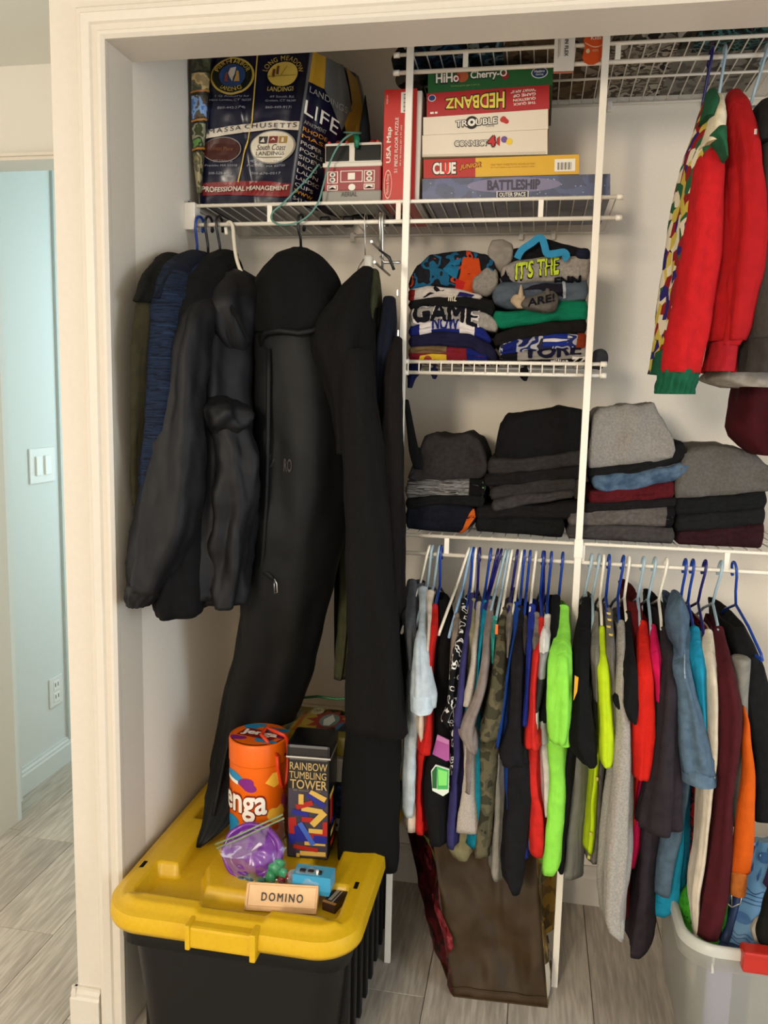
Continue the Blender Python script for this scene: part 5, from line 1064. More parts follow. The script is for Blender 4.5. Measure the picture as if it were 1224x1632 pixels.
frame(.08, .32, .26, .82); frame(.30, .36, .68, .84); frame(.70, .34, .88, .84); frame(.08, .02, .26, .25); frame(.70, .04, .88, .28)
f.poly([(.43, .46), (.55, .46), (.55, .74), (.43, .74)], wht, t, k=3); f.ellipse(.5, .14, .06, .14, wht, t, k=3)
for cu, cv, r in ((.17, .68, .05), (.17, .46, .05), (.79, .70, .05), (.79, .48, .05)): f.ellipse(cu, cv, r, r*2, wht, t, k=3); f.ellipse(cu, cv, r*.5, r, flat('#6a6a60'), t, k=4)
f.polys([[(.11, .07), (.17, .16), (.23, .07), (.23, .2), (.11, .2)], [(.73, .1), (.79, .18), (.85, .1), (.85, .23), (.73, .23)]], wht, t, k=3)
f2 = quadface((xa, Yv-.0065, ZS), (xb, Yv-.0065, ZS), (xa, Yv-.0065, zq(304))); f2.text('AERIAL', flat('#55524a'), t, .33, .5, .6, .85, .01)
cp_ = [(548, 211, 1.93), (575, 212, 1.90), (560, 214, 1.86), (545, 225, 1.845), (532, 245, 1.84), (522, 270, 1.835), (514, 300, 1.83), (506, 325, 1.825), (490, 345, 1.82), (470, 356, 1.815), (446, 358, 1.81), (433, 350, 1.815), (435, 338, 1.82), (450, 325, 1.825), (470, 305, 1.835), (490, 285, 1.85), (508, 262, 1.86)]
P = [at(*q) for q in cp_]; Q = []
for i in range(len(P)*4): Q.append(Vector(cr([tuple(p) for p in P], i/(len(P)*4-1))))
part('pull_cord', MB().tube(Q, .0021, 7), mat('teal_cord', '#5d8a7c', .35), t)
part('cord_end', MB().tube([at(567, 216, 1.862), at(569, 222, 1.858), at(568, 235, 1.857)], [.006, .007, .005], 8), flat('#0f6b4b', .4), t)
# printed plastic bag
rowsB = [(86, 303, 566), (110, 303, 574), (150, 303, 578), (190, 304, 574), (230, 305, 562), (270, 308, 550), (305, 313, 540), (327, 318, 530)]
def bagY(u, v):
    """front of the bag: side strip, flat printed front, gusset running back on the right"""
    s = [(0, 1.853), (.07, 1.848), (.115, 1.856), (.14, 1.872), (.17, 1.866), (.40, 1.866), (.66, 1.862), (.735, 1.852), (.80, 1.885), (.9, 1.945), (1, 2.02)]
    for (a, ya_), (b, yb2) in zip(s, s[1:]):
        if u <= b: k = (u-a)/(b-a); k = k*k*(3-2*k)*.5+k*.5; y = ya_+(yb2-ya_)*k; break
    else: y = 2.02
    return y-.006*math.sin(PI*v)*math.sin(PI*u)+.005*fbm((u*4, v*4.5, 2), 1, 3)-.004*math.exp(-((u-.45-.25*(v-.8))/.02)**2)
def bagP(u, v):
    v = min(max(v, 0), 1); x = v*(len(rowsB)-1); i = min(int(x), len(rowsB)-2); k = x-i
    y, xl, xr = [a+(b-a)*k for a, b in zip(rowsB[i], rowsB[i+1])]
    # the ridge between front and gusset slants from upper right to lower left
    ridge = (497-(497-462)*v-xl)/(xr-xl); lft = (338-(338-318)*v-xl)/(xr-xl)
    if u < .14: px = xl+(xr-xl)*(lft*u/.14)
    elif u < .735: px = xl+(xr-xl)*(lft+(ridge-lft)*(u-.14)/.595)
    else: px = xl+(xr-xl)*(ridge+(1-ridge)*(u-.735)/.265)
    yy = 86+241*v
    Y = bagY(u, v); p = at(px, yy, Y); p0 = at(px, yy, 1.87)
    return Vector((p.x, Y, max(ZS+.001, p0.z+.3*(p.z-p0.z))))
bag = thing('shopping_bag', 'stuffed navy plastic shopping bag with printed logos on the upper shelf', 'plastic bag', (at(430, 320, 1.95).x, 1.97, ZS))
NB = 70; MBn = 50
Gf = [[bagP(i/NB, j/MBn) for i in range(NB+1)] for j in range(MBn+1)]
mb = MB().grid(Gf)
bk = [[Vector((p.x*.99, 2.10 if 0 < i < NB else p.y+.02, p.z)) for i, p in enumerate(r)] for r in Gf]
mb.grid([list(reversed(r)) for r in bk]); 
mb.grid([[r[0], k[0]] for r, k in zip(Gf, bk)][::-1]); mb.grid([[r[-1], k[-1]] for r, k in zip(Gf, bk)]); mb.grid([Gf[0], bk[0]][::-1]); mb.grid([Gf[-1], bk[-1]])
M_bag = mat('navy_film', '#0c0f26', .28, scale=30, bump=.2, var=.1, spec=.5)
part('bag_body', mb, M_bag, bag)
Fb = Face(lambda u, v: bagP(.14+.595*u, 1-v), -.0016)
Fb = Face(lambda u, v: bagP(.14+.595*u, 1-v), .0016)
Fs = Face(lambda u, v: bagP(.735+.265*u, 1-v), .0016); Fl = Face(lambda u, v: bagP(.14*u, 1-v), .0016)
gl = flat('#c2a548', .4); gr = flat('#8f8b80', .5); cw = flat('#c9bfae', .45); orr = flat('#c8892a', .45)
Fl.polys([[(0, 0), (1, 0), (1, 1), (0, 1)]], mat('bag_side', '#2d2b22', .35), bag, sub=.1)
for v0, v1, cols, nm in ((.86, .99, ['#2e2f22', '#4a4a34', '#5e5c42'], 'a'), (.73, .86, ['#a08a60', '#c9ad70', '#6e6850', '#4a4e36'], 'b'), (.55, .715, ['#4a74b8', '#84a6d6', '#5e5446', '#48402f'], 'c'), (.36, .53, ['#5c8a40', '#32352a', '#8e8e74', '#3a401f'], 'd'), (.06, .34, ['#857a4e', '#5a5638', '#9c8e66', '#48482f'], 'e')):
    Fl.poly([(.12, v0), (.92, v0+.02), (.92, v1), (.12, v1-.01)], blotch('bag_photo_'+nm, cols, 38, .35, 'plain'), bag, k=2, sub=.1)
Fl.polys([[(.1, v), (.92, v+.02), (.92, v+.035), (.1, v+.012)] for v in (.72, .53, .34)], flat('#b0732c', .45), bag, k=3, sub=.1)
Fb.polys([[(.475, .56), (.488, .56), (.468, 1), (.455, 1)], [(.395, .14), (.41, .14), (.492, .56), (.48, .56)]], gl, bag, k=2, sub=.05)
Fb.poly([(.03, .49), (.25, .515), (.5, .53), (.75, .55), (1, .535), (1, .478), (.75, .495), (.5, .475), (.25, .46), (.02, .435)], cw, bag, k=2, sub=.05)
Fb.text('MASSACHUSETTS', flat('#2a2a38', .5), bag, .04, .455, .97, .525, .0, space=1.3, k=4, sub=.05, warp=lambda x, y: (x, y*.42+.12+.52*math.sin(PI*x*.62)))
def roundlogo(cu, cv, ru, rv, m, k): Fb.ellipse(cu, cv, ru, rv, m, bag, k=k, sub=.05, n=36)
roundlogo(.235, .845, .22, .125, gl, 2); roundlogo(.235, .845, .20, .113, flat('#15180f', .4), 3); roundlogo(.235, .845, .135, .078, flat('#25406b', .4), 4)
Fb.poly([(.20, .86), (.255, .80), (.255, .90), (.22, .895)], cw, bag, k=5, sub=.05); Fb.poly([(.265, .80), (.30, .80), (.295, .875), (.262, .875)], flat('#b58a3c'), bag, k=5, sub=.05); Fb.poly([(.16, .80), (.20, .80), (.19, .87), (.165, .86)], flat('#7d3a35'), bag, k=5, sub=.05)
arc = lambda c, r, rv, a0, a1, h: (lambda x, y: (c[0]+(r+h*y)*math.cos(a0+(a1-a0)*x), c[1]+(rv+h*.62*y)*math.sin(a0+(a1-a0)*x)))
Fb.text('PIER HARBOR', gl, bag, 0, 0, 1, 1, .0, k=5, warp=arc((.235, .845), .145, .083, 2.85, .3, .045), space=1.1)
Fb.text('LANDINGS', gl, bag, 0, 0, 1, 1, .0, k=5, warp=arc((.235, .845), .19, .108, 4.1, 5.35, -.045))
roundlogo(.745, .855, .155, .083, gl, 3); Fb.polys([[(.64, .83), (.665, .83), (.665, .89), (.64, .89)], [(.68, .85), (.705, .85), (.705, .91), (.68, .91)]], flat('#5a2f1c'), bag, k=4, sub=.05); Fb.polys([[(.6, .83), (.88, .845), (.88, .85), (.6, .838)], [(.72, .84), (.78, .91), (.785, .905), (.73, .838)]], flat('#8f7a2c'), bag, k=4, sub=.05)
Fb.text('LONG MEADOW', gl, bag, 0, 0, 1, 1, .0, k=4, warp=arc((.745, .855), .165, .09, 2.95, .1, .05), space=1.15)
Fb.text('LANDINGS', gl, bag, .61, .735, .88, .765, .0, k=4, sub=.05, warp=lambda x, y: (x, y+.9*(x-.5)**2))
for (s, a, b, v) in (('1 Q Anthony Rd', .08, .42, .70), ('New London, CT 06320', .03, .45, .675), ('860-442-2746', .11, .40, .625), ('49 South Rd.', .64, .90, .695), ('Groton, CT 06340', .60, .92, .668), ('860-449-9171', .61, .88, .625), ('501 Union St.', .12, .33, .275), ('Franklin, MA 02038', .04, .38, .245), ('508-528-8557', .08, .33, .195), ('4850 North Main', .50, .86, .275), ('Fall River, MA 02720', .49, .90, .243), ('508-676-0517', .53, .86, .195)):
    Fb.text(s, flat('#8c8c94', .5), bag, a, v, b, v+.016, .0, k=3, sub=.08)
roundlogo(.20, .36, .205, .085, gr, 2); roundlogo(.20, .36, .198, .08, flat('#3d140e', .4), 3); Fb.text('Union Place', flat('#7a4a2c'), bag, .08, .35, .32, .375, .0, k=4, sub=.08)
roundlogo(.735, .375, .245, .108, gr, 2); roundlogo(.735, .375, .23, .10, flat('#cdc3ad', .4), 3)
for k, (a, c) in enumerate(((.585, '#16161c'), (.69, '#6e1f1a'), (.795, '#9c7426'))): Fb.poly([(a, .395), (a+.09, .395), (a+.09, .44), (a, .44)], flat(c), bag, k=4, sub=.05)
Fb.polys([[(.60, .405), (.65, .405), (.635, .432)], [(.825, .40), (.855, .40), (.85, .432), (.83, .432)], [(.71, .41), (.735, .43), (.76, .41), (.735, .418)]], cw, bag, k=5, sub=.05)
Fb.text('South Coast', flat('#2b2a2a'), bag, .57, .352, .88, .388, .0, .25, k=4, sub=.06); Fb.text('LANDINGS', flat('#2b2a2a'), bag, .57, .32, .87, .345, .0, k=4, sub=.06); Fb.polys([[(.57, .312), (.85, .308), (.85, .304), (.57, .308)]], flat('#2b2a2a'), bag, k=4, sub=.06)
Fb.poly([(.0, .14), (.4, .155), (.75, .15), (1, .13), (1, .045), (.6, .055), (.3, .065), (0, .06)], flat('#7a1d20', .35), bag, k=2, sub=.05); Fb.text('PROFESSIONAL MANAGEMENT', cw, bag, .03, .085, .98, .118, .03, k=4, sub=.05)
Fs.text('LANDINGS', gr, bag, .04, .66, .72, .76, .0, k=3, warp=lambda x, y: (x, y*.4+.6-.62*x+.1)); Fs.text('LIFE', flat('#d8d2c4', .4), bag, .0, .52, .62, .68, .0, k=3, warp=lambda x, y: (x, y*.55+.45-.5*x))
for i, (s, m) in enumerate((('APARTMENT', gr), ('RHODE', orr), ('MASS', orr), ('PROPER', cw), ('POOLS', cw), ('SIDEW', cw), ('BALCO', cw), ('LAUN', cw), ('LANDSC', cw), ('CLIPS', cw), ('www.', orr), ('543 Tha', cw))):
    v = .545-.045*i; Fs.text(s, m, bag, .02, v-.03, .42+.05*(i % 3), v+.005, .0, k=3, warp=lambda x, y: (x, y*.7+.3-.8*x))
Fs.poly([(.0, .80), (.3, .78), (.3, 1), (.0, 1)], flat('#a97d1c', .4), bag, k=2, sub=.1); Fs.poly([(.3, .78), (.68, .55), (.80, .7), (.7, 1), (.3, 1)], mat('bag_grey', '#5a5a55', .35), bag, k=2, sub=.1); Fs.poly([(.70, .6), (.84, .45), (1, .5), (1, .95), (.76, 1), (.80, .75)], flat('#9a7426', .4), bag, k=2.5, sub=.1)
part('seam', MB().tube([bagP(.735, v/20)+Vector((0, -.003, 0)) for v in range(21)], .0035, 7), mat('seam_grey', '#55565a', .35), bag)
# dark paper cone poking up behind the truck
pc = at(578, 222, 1.98); tag(MB().loft([[Vector((pc.x+r*math.cos(a), 2.0+r*math.sin(a), z)) for a in [2*PI*i/14 for i in range(14)]] for r, z in ((.03, ZS), (.012, at(578, 200, 2).z), (.001, at(577, 152, 2).z))], True).build('party_cone', cloth('#1c1f22')), 'dark pointed cone standing behind the toy truck', 'cone')
# ------------------------------------------------------------------ folded clothes
def pl(pts, x):
    if x <= pts[0][0]: return pts[0][1]
    for (a, ya), (b, yb) in zip(pts, pts[1:]):
        if x <= b: k = (x-a)/(b-a); return ya+(yb-ya)*(k*k*(3-2*k)*.6+k*.4)
    return pts[-1][1]
def folded(label, top, bot, m, Yf=1.862, depth=.24, seed=0, cat='shirt', name='folded_shirt', group='folded shirts on the short shelf', lobes=2, crumple=.005, soft=.007, zmin=None):
    """garment folded flat: top and bottom edge of its front fold as seen; rounded nose, layers as lobes"""
    top = [(x, y-1) for x, y in top]; bot = [(x, y+1) for x, y in bot]
    xl = min(top[0][0], bot[0][0]); xr = max(top[-1][0], bot[-1][0]); NU, NS = 44, 34
    def sec(u, s):
        """s 0..1 round the section: 0..0.5 front nose from bottom to top, 0.5..1 over the back"""
        x = xl+(xr-xl)*u; yt, yb = pl(top, x), pl(bot, x)
        a = at(x, yt, Yf); b = at(x, yb, Yf); zt, zb = a.z, b.z
        if zmin is not None: zb = max(zb, zmin); zt = max(zt, zb+.006)
        Xw = (a.x+b.x)/2; d = min(u, 1-u)*abs(at(xr, yt, Yf).x-at(xl, yt, Yf).x)
        e = math.sqrt(max(0, 1-(1-min(1, d/soft))**2)); e = .3+.7*e
        zc = (zt+zb)/2; h = (zt-zb)/2*e; r = min(max(h, .008), .022)
        back = Yf+depth*(.9+.1*e)
        if s <= .5:
            al = (s/.5-.5)*PI; ca, sa = math.cos(al), math.sin(al)
            lob = 1
            if h > .007: lob = 1-.25*math.exp(-((al-.25*math.sin(Xw*23+seed))/.16)**2)
            y = Yf+r*(1-abs(ca)**.7*lob)+.014*(1-e); z = zc+h*math.copysign(abs(sa)**.85, sa)
        else:
            k = (s-.5)/.5
            if k < .4: y = Yf+r+(back-.01-Yf-r)*k/.4; z = zc+h
            elif k < .6: q = (k-.4)/.2*PI; y = back-.01+.01*math.sin(q); z = zc+h*math.cos(q)
            else: y = back-.01+(Yf+r-back+.01)*(k-.6)/.4; z = zc-h
        p = Vector((Xw, y, z))
        g = crumple*fbm((p.x*1.0+seed*3.1, p.y, p.z*2.2), 22, 3)+crumple*.5*math.sin(p.x*70+seed)*math.sin(s*5)
        p.y += g; p.z += g*.5 if s > .25 else 0
        return p
    t = thing(name, label, cat, (at((xl+xr)/2, pl(bot, (xl+xr)/2), Yf).x, Yf+depth/2, min(sec(.5, 0).z, sec(.5, .9).z)), group)
    rings = [[sec(i/(NU-1), k/NS) for k in range(NS)] for i in range(NU)]
    part('fabric', MB().loft(rings, True), m, t)
    F = Face(lambda u, v: sec(min(.995, max(.005, u)), .03+.44*min(1, max(0, v))), .0012)
    return t, F
E_ = 'folded shirts on the short shelf'
yk2 = flat('#caa52a', .8); bk2 = flat('#121218', .8); wk2 = flat('#d2c9c4', .8)
ZT = 1.465
t, F = folded('tan, red and blue bundle of shirts at the bottom of the left shirt pile', [(650, 553), (700, 551), (745, 555), (778, 566)], [(650, 576), (778, 577)], cloth('#74192a', col2='#6e1512'), seed=1, zmin=ZT)
F.poly([(0, .5), (.48, .5), (.48, 1), (0, 1)], cloth('#6b5537'), t, k=1, sub=.06); F.poly([(.12, .02), (.48, .02), (.48, .45), (.3, .48), (.15, .4)], yk2, t, k=1, sub=.06); F.poly([(.74, 0), (1, 0), (1, 1), (.72, 1)], cloth('#101c62'), t, k=1, sub=.06); F.ellipse(.25, .2, .05, .2, flat('#8e2a1c'), t, k=2)
folded('dark navy shirt in the left pile above the red and blue bundle', [(650, 535), (700, 527), (750, 530), (775, 545), (792, 562)], [(650, 553), (700, 551), (745, 555), (775, 572), (792, 577)], cloth('#171630'), seed=2, soft=.01)
t, F = folded('royal blue shirt with a white band of lettering in the left pile', [(650, 521), (690, 511), (730, 510), (765, 520), (783, 538)], [(650, 536), (700, 528), (745, 530), (783, 546)], cloth('#131d63'), seed=3)
F.polys([[(.14, .1), (.28, .1), (.28, .95), (.14, .95)], [(.62, .05), (.80, .05), (.80, .95), (.62, .95)]], wk2, t, sub=.05); F.polys([[(.28, .35), (.62, .35), (.62, .95), (.28, .95)]], flat('#b9b3bd', .8), t, sub=.05); F.text('NOW', cloth('#131d63'), t, .29, .35, .61, .95, .03, k=3, sub=.04)
t, F = folded('pale grey shirt with blocky dark lettering in the left pile', [(650, 491), (680, 486), (730, 489), (770, 497), (793, 512)], [(650, 520), (690, 511), (730, 513), (765, 523), (793, 528)], cloth('#8f8981', scale=200), seed=4)
F.text('GAME', wk2, t, .04, .12, .80, .98, .06, .0, k=2, sub=.04); F.text('GAME', bk2, t, .06, .2, .78, .92, .035, .0, k=4, sub=.04)
t, F = folded('black shirt with a tiny white mark in the left pile', [(650, 478), (700, 473), (750, 471), (788, 478)], [(650, 492), (700, 487), (750, 492), (788, 502)], cloth('#0f0e0e'), seed=5)
F.text('m2', flat('#d8ccb0', .8), t, .47, .5, .56, .95, .03, k=2, sub=.04)
t, F = folded('off-white shirt with a faint line drawing in the left pile', [(650, 460), (680, 455), (720, 459), (766, 470)], [(650, 480), (700, 474), (745, 473), (768, 476)], cloth('#b5aaa0'), seed=6)
F.poly([(0, .1), (.08, .1), (.1, .7), (0, .8)], flat('#6d1a16', .8), t, sub=.05); F.polys([[(.2, .3), (.3, .5), (.36, .45), (.3, .4), (.22, .25)], [(.36, .9), (.44, .6), (.5, .7), (.46, .55), (.38, .5), (.34, .7)]], bk2, t, sub=.05); F.poly([(.66, .25), (.86, .3), (.9, .55), (.7, .6)], flat('#1b1950', .8), t, sub=.05); F.poly([(.28, .12), (.46, .2), (.5, .14), (.3, .05)], flat('#6d1a16', .8), t, sub=.05)
orange_p = blotch('orange_blue_print', ['#101014', '#15151c', '#101014', '#15506e', '#14141a', '#a83416', '#101014'], 24, detail=1.5)
t, F = folded('bulky dark shirt with orange and blue print on top of the left pile', [(650, 444), (664, 421), (685, 404), (720, 400), (745, 398), (770, 402), (786, 412)], [(650, 463), (690, 456), (720, 460), (748, 468), (775, 462), (790, 452)], orange_p, seed=7, crumple=.006)
F.poly([(.52, .05), (.68, .0), (.86, .35), (.80, .74), (.62, .7), (.58, .35)], flat('#b04018', .85), t, k=1.2, sub=.05); F.poly([(.40, .5), (.55, .35), (.6, .7), (.48, .66)], flat('#1d5f80', .85), t, k=1.4, sub=.05); F.poly([(.54, .1), (.62, .12), (.66, .34), (.55, .36)], flat('#a3201c', .85), t, k=1.6, sub=.05)
folded('plain grey shirt end at the right of the left pile', [(756, 440), (775, 420), (793, 430)], [(752, 464), (775, 470), (793, 458)], cloth('#7d766d', scale=200), Yf=1.855, depth=.12, seed=8)
# right pile
t, F = folded('white and grey shirt with dark lettering low in the right pile', [(796, 566), (850, 559), (938, 553)], [(796, 578), (880, 577), (938, 574)], cloth('#8e8780'), seed=11, zmin=ZT)
F.poly([(.0, .2), (.2, .2), (.2, 1), (0, 1)], bk2, t, sub=.06); F.text('TORE', flat('#16162a', .8), t, .26, .45, .92, 1, .05, k=2, sub=.05); F.poly([(0, 0), (1, 0), (1, .35), (.0, .25)], flat('#131214', .8), t, k=2.2, sub=.06); F.text('zz', flat('#d8d0c6', .8), t, .8, .08, .98, .4, .02, .3, k=4, sub=.05); F.text('mumn', flat('#d8d0c6', .8), t, .56, .05, .78, .28, .02, .3, k=4, sub=.05)
folded('rolled grey shirt end poking past the right pole on the short shelf', [(944, 560), (958, 557), (970, 562)], [(944, 580), (970, 582)], cloth('#33343a'), Yf=1.86, depth=.2, seed=12)
t, F = folded('blue and white printed shirt in the right pile', [(795, 549), (830, 538), (870, 531), (935, 530)], [(795, 566), (850, 560), (935, 556)], blotch('blue_white_print', ['#131a4c', '#98979d', '#1c2559', '#a9a7a8', '#26263a'], 30, detail=1), seed=13)
F.polys([[(.5, .35), (.78, .35), (.78, .5), (.5, .5)], [(.5, .62), (.78, .62), (.78, .95), (.5, .95)]], flat('#1a2a7a', .8), t, sub=.05); F.polys([[(.5, .5), (.78, .5), (.78, .62), (.5, .62)]], wk2, t, k=1.5, sub=.05); F.poly([(.03, .1), (.2, .1), (.2, .8), (.05, .7)], flat('#141d5e', .8), t, sub=.06); F.poly([(.88, .2), (1, .2), (1, .8), (.9, .9)], flat('#7a3016', .8), t, sub=.06)
folded('black shirt under the green one in the right pile', [(786, 533), (830, 519), (880, 512), (936, 508)], [(786, 550), (830, 542), (880, 534), (936, 531)], cloth('#141110'), seed=14)
folded('emerald green shirt in the right pile', [(785, 496), (830, 494), (870, 486), (900, 477), (938, 479)], [(785, 516), (800, 522), (840, 517), (890, 510), (938, 512)], cloth('#06694b', var=.06), seed=15, crumple=.005)
t, F = folded('slate blue shirt crumpled above the green one', [(784, 455), (805, 447), (850, 447), (890, 449), (932, 445)], [(786, 482), (810, 490), (850, 492), (890, 480), (938, 477)], cloth('#4a525b'), seed=16, crumple=.006)
F.poly([(.32, .6), (.55, .85), (.76, .75), (.76, .3), (.66, .4), (.5, .6)], flat('#1c1a22', .85), t, sub=.05); F.poly([(.74, .25), (.77, .25), (.75, .95), (.72, .9)], flat('#9aa0a6', .8), t, k=2, sub=.05)
cap = thing('baseball_cap', 'grey cap with dark lettering tucked into the right shirt pile', 'cap', at(860, 492, 1.85), E_)
_, fc = drape('visor', [(466, 862, 886, 1.862, .03), (474, 842, 889, 1.852, .04), (484, 832, 889, 1.848, .045), (492, 838, 886, 1.848, .045), (497, 862, 880, 1.85, .03)], cloth('#5c5650'), cap, seed=17, amp=.002)
fcq = Face(lambda u, v: at(836+48*u, 492-22*v-4*u, 1.824), .0005); fcq.text('ARE!', bk2, cap, .1, .1, 1, .95, .03, k=1, warp=lambda x, y: (x, y*.7+.3*x))
drape('visor_lining', [(474, 816, 838, 1.862, .02), (482, 814, 836, 1.858, .025), (492, 824, 834, 1.858, .02)], cloth('#b19c80'), cap, seed=18, amp=.001)
t, F = folded('grey shirt with green lettering near the top of the right pile', [(798, 424), (830, 412), (870, 408), (910, 406), (941, 402)], [(798, 447), (830, 452), (870, 448), (905, 446), (934, 446)], cloth('#8b837a', scale=200), seed=19, crumple=.005)
F.text("IT'S THE", bk2, t, .16, .22, .66, .84, .07, k=2, sub=.05, warp=lambda x, y: (x, y*.8+.2*x)); F.text("IT'S THE", flat('#b9c93a', .8), t, .17, .27, .65, .79, .03, k=4, sub=.05, warp=lambda x, y: (x, y*.8+.2*x)); F.text('ENN', bk2, t, .60, .02, .9, .28, .06, k=4, sub=.05); F.poly([(0, .2), (.05, .6), (.1, .3), (.2, .05), (.06, .02)], bk2, t, k=2, sub=.05)
folded('black shirt bunched on top of the right pile', [(802, 408), (820, 396), (846, 390), (870, 380), (900, 388), (928, 396), (941, 402)], [(802, 424), (830, 414), (870, 409), (910, 407), (941, 415)], cloth('#111114'), seed=20, crumple=.006, Yf=1.868)
folded('navy rolled sleeve end at the upper right of the right pile', [(918, 396), (930, 394), (941, 397)], [(918, 409), (930, 412), (941, 412)], cloth('#171a2c'), seed=24, Yf=1.858, depth=.1)
folded('warm grey hooded shirt bulging between the two shirt piles', [(777, 392), (784, 381), (800, 380), (818, 388)], [(777, 408), (790, 425), (800, 432), (818, 415)], cloth('#80786e'), seed=21, Yf=1.866, depth=.15, crumple=.005)
st = MB(); PP = [(824, 412), (832, 398), (848, 387), (857, 380), (864, 381), (868, 392), (872, 404), (885, 404), (898, 402), (903, 408), (897, 412)]
G = []
for i in range(41):
    x, y = cr([tuple(map(float, p)) for p in PP], i/40); p = at(x, y, 1.848-.006*math.sin(i/40*PI)); G.append(p)
M_st = cloth('#2f7fa6', var=.05)
rgs = []
for i, p in enumerate(G):
    d = (G[min(i+1, 40)]-G[max(i-1, 0)]).normalized(); nrm = d.cross(Vector((0, 1, 0))).normalized(); rgs.append([p+nrm*.0075+Vector((0, -.001, 0)), p-nrm*.0075+Vector((0, -.001, 0)), p-nrm*.0075+Vector((0, .002, 0)), p+nrm*.0075+Vector((0, .002, 0))])
tag(st.loft(rgs, True, False, False).build('lanyard_strap', M_st), 'bright blue strap looped over the top of the right shirt pile', 'strap')
for k, (pts, c, l) in enumerate((([(580, 652, 672), (596, 649, 668), (604, 650, 662), (618, 650, 656)], '#0e1238', 'navy sleeve drooping below the left end of the short shelf'), ([(590, 826, 842), (600, 828, 842), (607, 834, 840)], '#0d0d10', 'black sleeve tip poking through under the short shelf'), ([(590, 684, 698), (600, 688, 696), (604, 690, 694)], '#12163a', 'small navy cloth tip hanging below the short shelf'))):
    t = thing('hanging_cloth_tip', l, 'cloth', at(pts[-1][1], pts[-1][0], 1.87)); drape('fabric', pts, cloth(c), t, 1.872, .03, 30+k, 3, .002)
# trousers on the long shelf
GT_ = 'folded trousers on the long shelf'; ZT2 = 1.0725
def tr(label, top, bot, c, seed, **k):
    mm = c if not isinstance(c, str) else cloth(c, var=.15, scale=120)
    return folded(label, top, bot, mm, seed=seed, cat='trousers', name='folded_trousers', group=GT_, **k)
t, F = tr('navy folded trousers with an orange edge at the bottom left of the long shelf', [(645, 809), (700, 802), (740, 806), (758, 814)], [(645, 843), (700, 848), (735, 850), (758, 836)], '#0e101a', 41, zmin=ZT2)
F.poly([(.74, .03), (.86, .05), (.99, .5), (.97, .95), (.9, .6), (.82, .25)], flat('#b5541a', .85), t, sub=.06)
tr('black folded trousers second from the bottom in the leftmost pile', [(645, 795), (700, 790), (772, 790)], [(645, 811), (700, 804), (772, 808)], '#100f0f', 42)
heat = blotch('space_dyed', ['#2b2a29', '#6b6865', '#3f3d3b', '#8a8783', '#262525'], 16, vscale=(.5, 6, 22), detail=3)
t, F = tr('heathered grey trousers with a black waistband in the leftmost pile', [(645, 767), (700, 764), (773, 765)], [(645, 795), (700, 792), (773, 791)], heat, 43)
F.poly([(.80, 0), (1, 0), (1, 1), (.8, 1)], flat('#0f0e0e', .9), t, sub=.06)
F.poly([(.965, .1), (1, .1), (1, .8), (.965, .8)], flat('#3f8f2c', .9), t, k=2)
tr('charcoal trousers loosely folded on top of the leftmost pile', [(650, 752), (664, 722), (674, 698), (690, 692), (706, 697), (722, 696), (742, 690), (758, 700), (776, 724)], [(650, 768), (700, 768), (776, 764)], '#2a2625', 44, crumple=.006, soft=.02)
t = thing('belt_strap', 'black strap hanging down beside the left pole onto the trousers', 'strap', at(660, 750, 1.85)); drape('webbing', [(640, 644, 652), (680, 648, 660), (720, 652, 668), (748, 660, 674)], cloth('#0d0c0c'), t, 1.85, .012, 45, 2, .001)
tr('black trousers at the bottom of the second pile', [(757, 826), (830, 824), (900, 827)], [(757, 847), (830, 852), (900, 858)], '#0f0e0e', 46, zmin=ZT2)
tr('black trousers second from the bottom of the second pile', [(757, 808), (830, 806), (921, 800)], [(757, 828), (830, 826), (921, 829)], '#131111', 47)
tr('dark grey trousers slanting in the second pile', [(783, 797), (850, 787), (915, 783)], [(783, 816), (850, 803), (915, 793)], '#35312f', 48, Yf=1.856)
tr('dark grey trousers in the middle of the second pile', [(780, 777), (850, 765), (918, 762)], [(780, 797), (850, 788), (918, 783)], '#2b2725', 49)
tr('black trousers above the dark grey ones in the second pile', [(770, 757), (840, 750), (932, 741)], [(770, 775), (840, 773), (932, 763)], '#121010', 50)
tr('dark brown-grey trousers under the topmost black pair of the second pile', [(776, 731), (840, 730), (934, 717)], [(776, 757), (840, 753), (934, 742)], '#2a2624', 51)
tr('black trousers folded large on top of the second pile', [(788, 712), (795, 676), (806, 660), (846, 656), (878, 651), (892, 648), (926, 654), (942, 676), (948, 700)], [(788, 733), (850, 732), (948, 719)], '#0c0a0b', 52, crumple=.006)
tr('grey trousers at the bottom of the third pile', [(903, 839), (980, 838), (1076, 842)], [(903, 858), (980, 864), (1076, 868)], '#3d3937', 53, zmin=ZT2)
t, F = tr('grey trousers with a black waistband low in the third pile', [(905, 818), (960, 812), (1076, 806)], [(905, 839), (980, 838), (1076, 841)], '#57514d', 54)
F.poly([(.92, 0), (1, 0), (1, 1), (.92, 1)], flat('#131214', .9), t, sub=.06)
tr('black trousers under the dark red pair in the third pile', [(930, 802), (1000, 799), (1080, 794)], [(930, 818), (1000, 812), (1080, 807)], '#141112', 55)
tr('dark red trousers in the third pile', [(938, 783), (1000, 777), (1077, 768)], [(938, 803), (1000, 802), (1077, 796)], '#4d0e15', 56)
t, F = tr('blue denim jeans in the third pile', [(944, 758), (1000, 754), (1060, 745), (1092, 736), (1104, 744)], [(944, 776), (968, 787), (1010, 783), (1060, 770), (1104, 760)], cloth('#34485f', col2='#55697e', scale=40), 57, crumple=.005)
F.polys([[(.35, .95), (.82, .92), (.84, .98), (.36, 1)]], flat('#8f9aa3', .8), t, sub=.06)
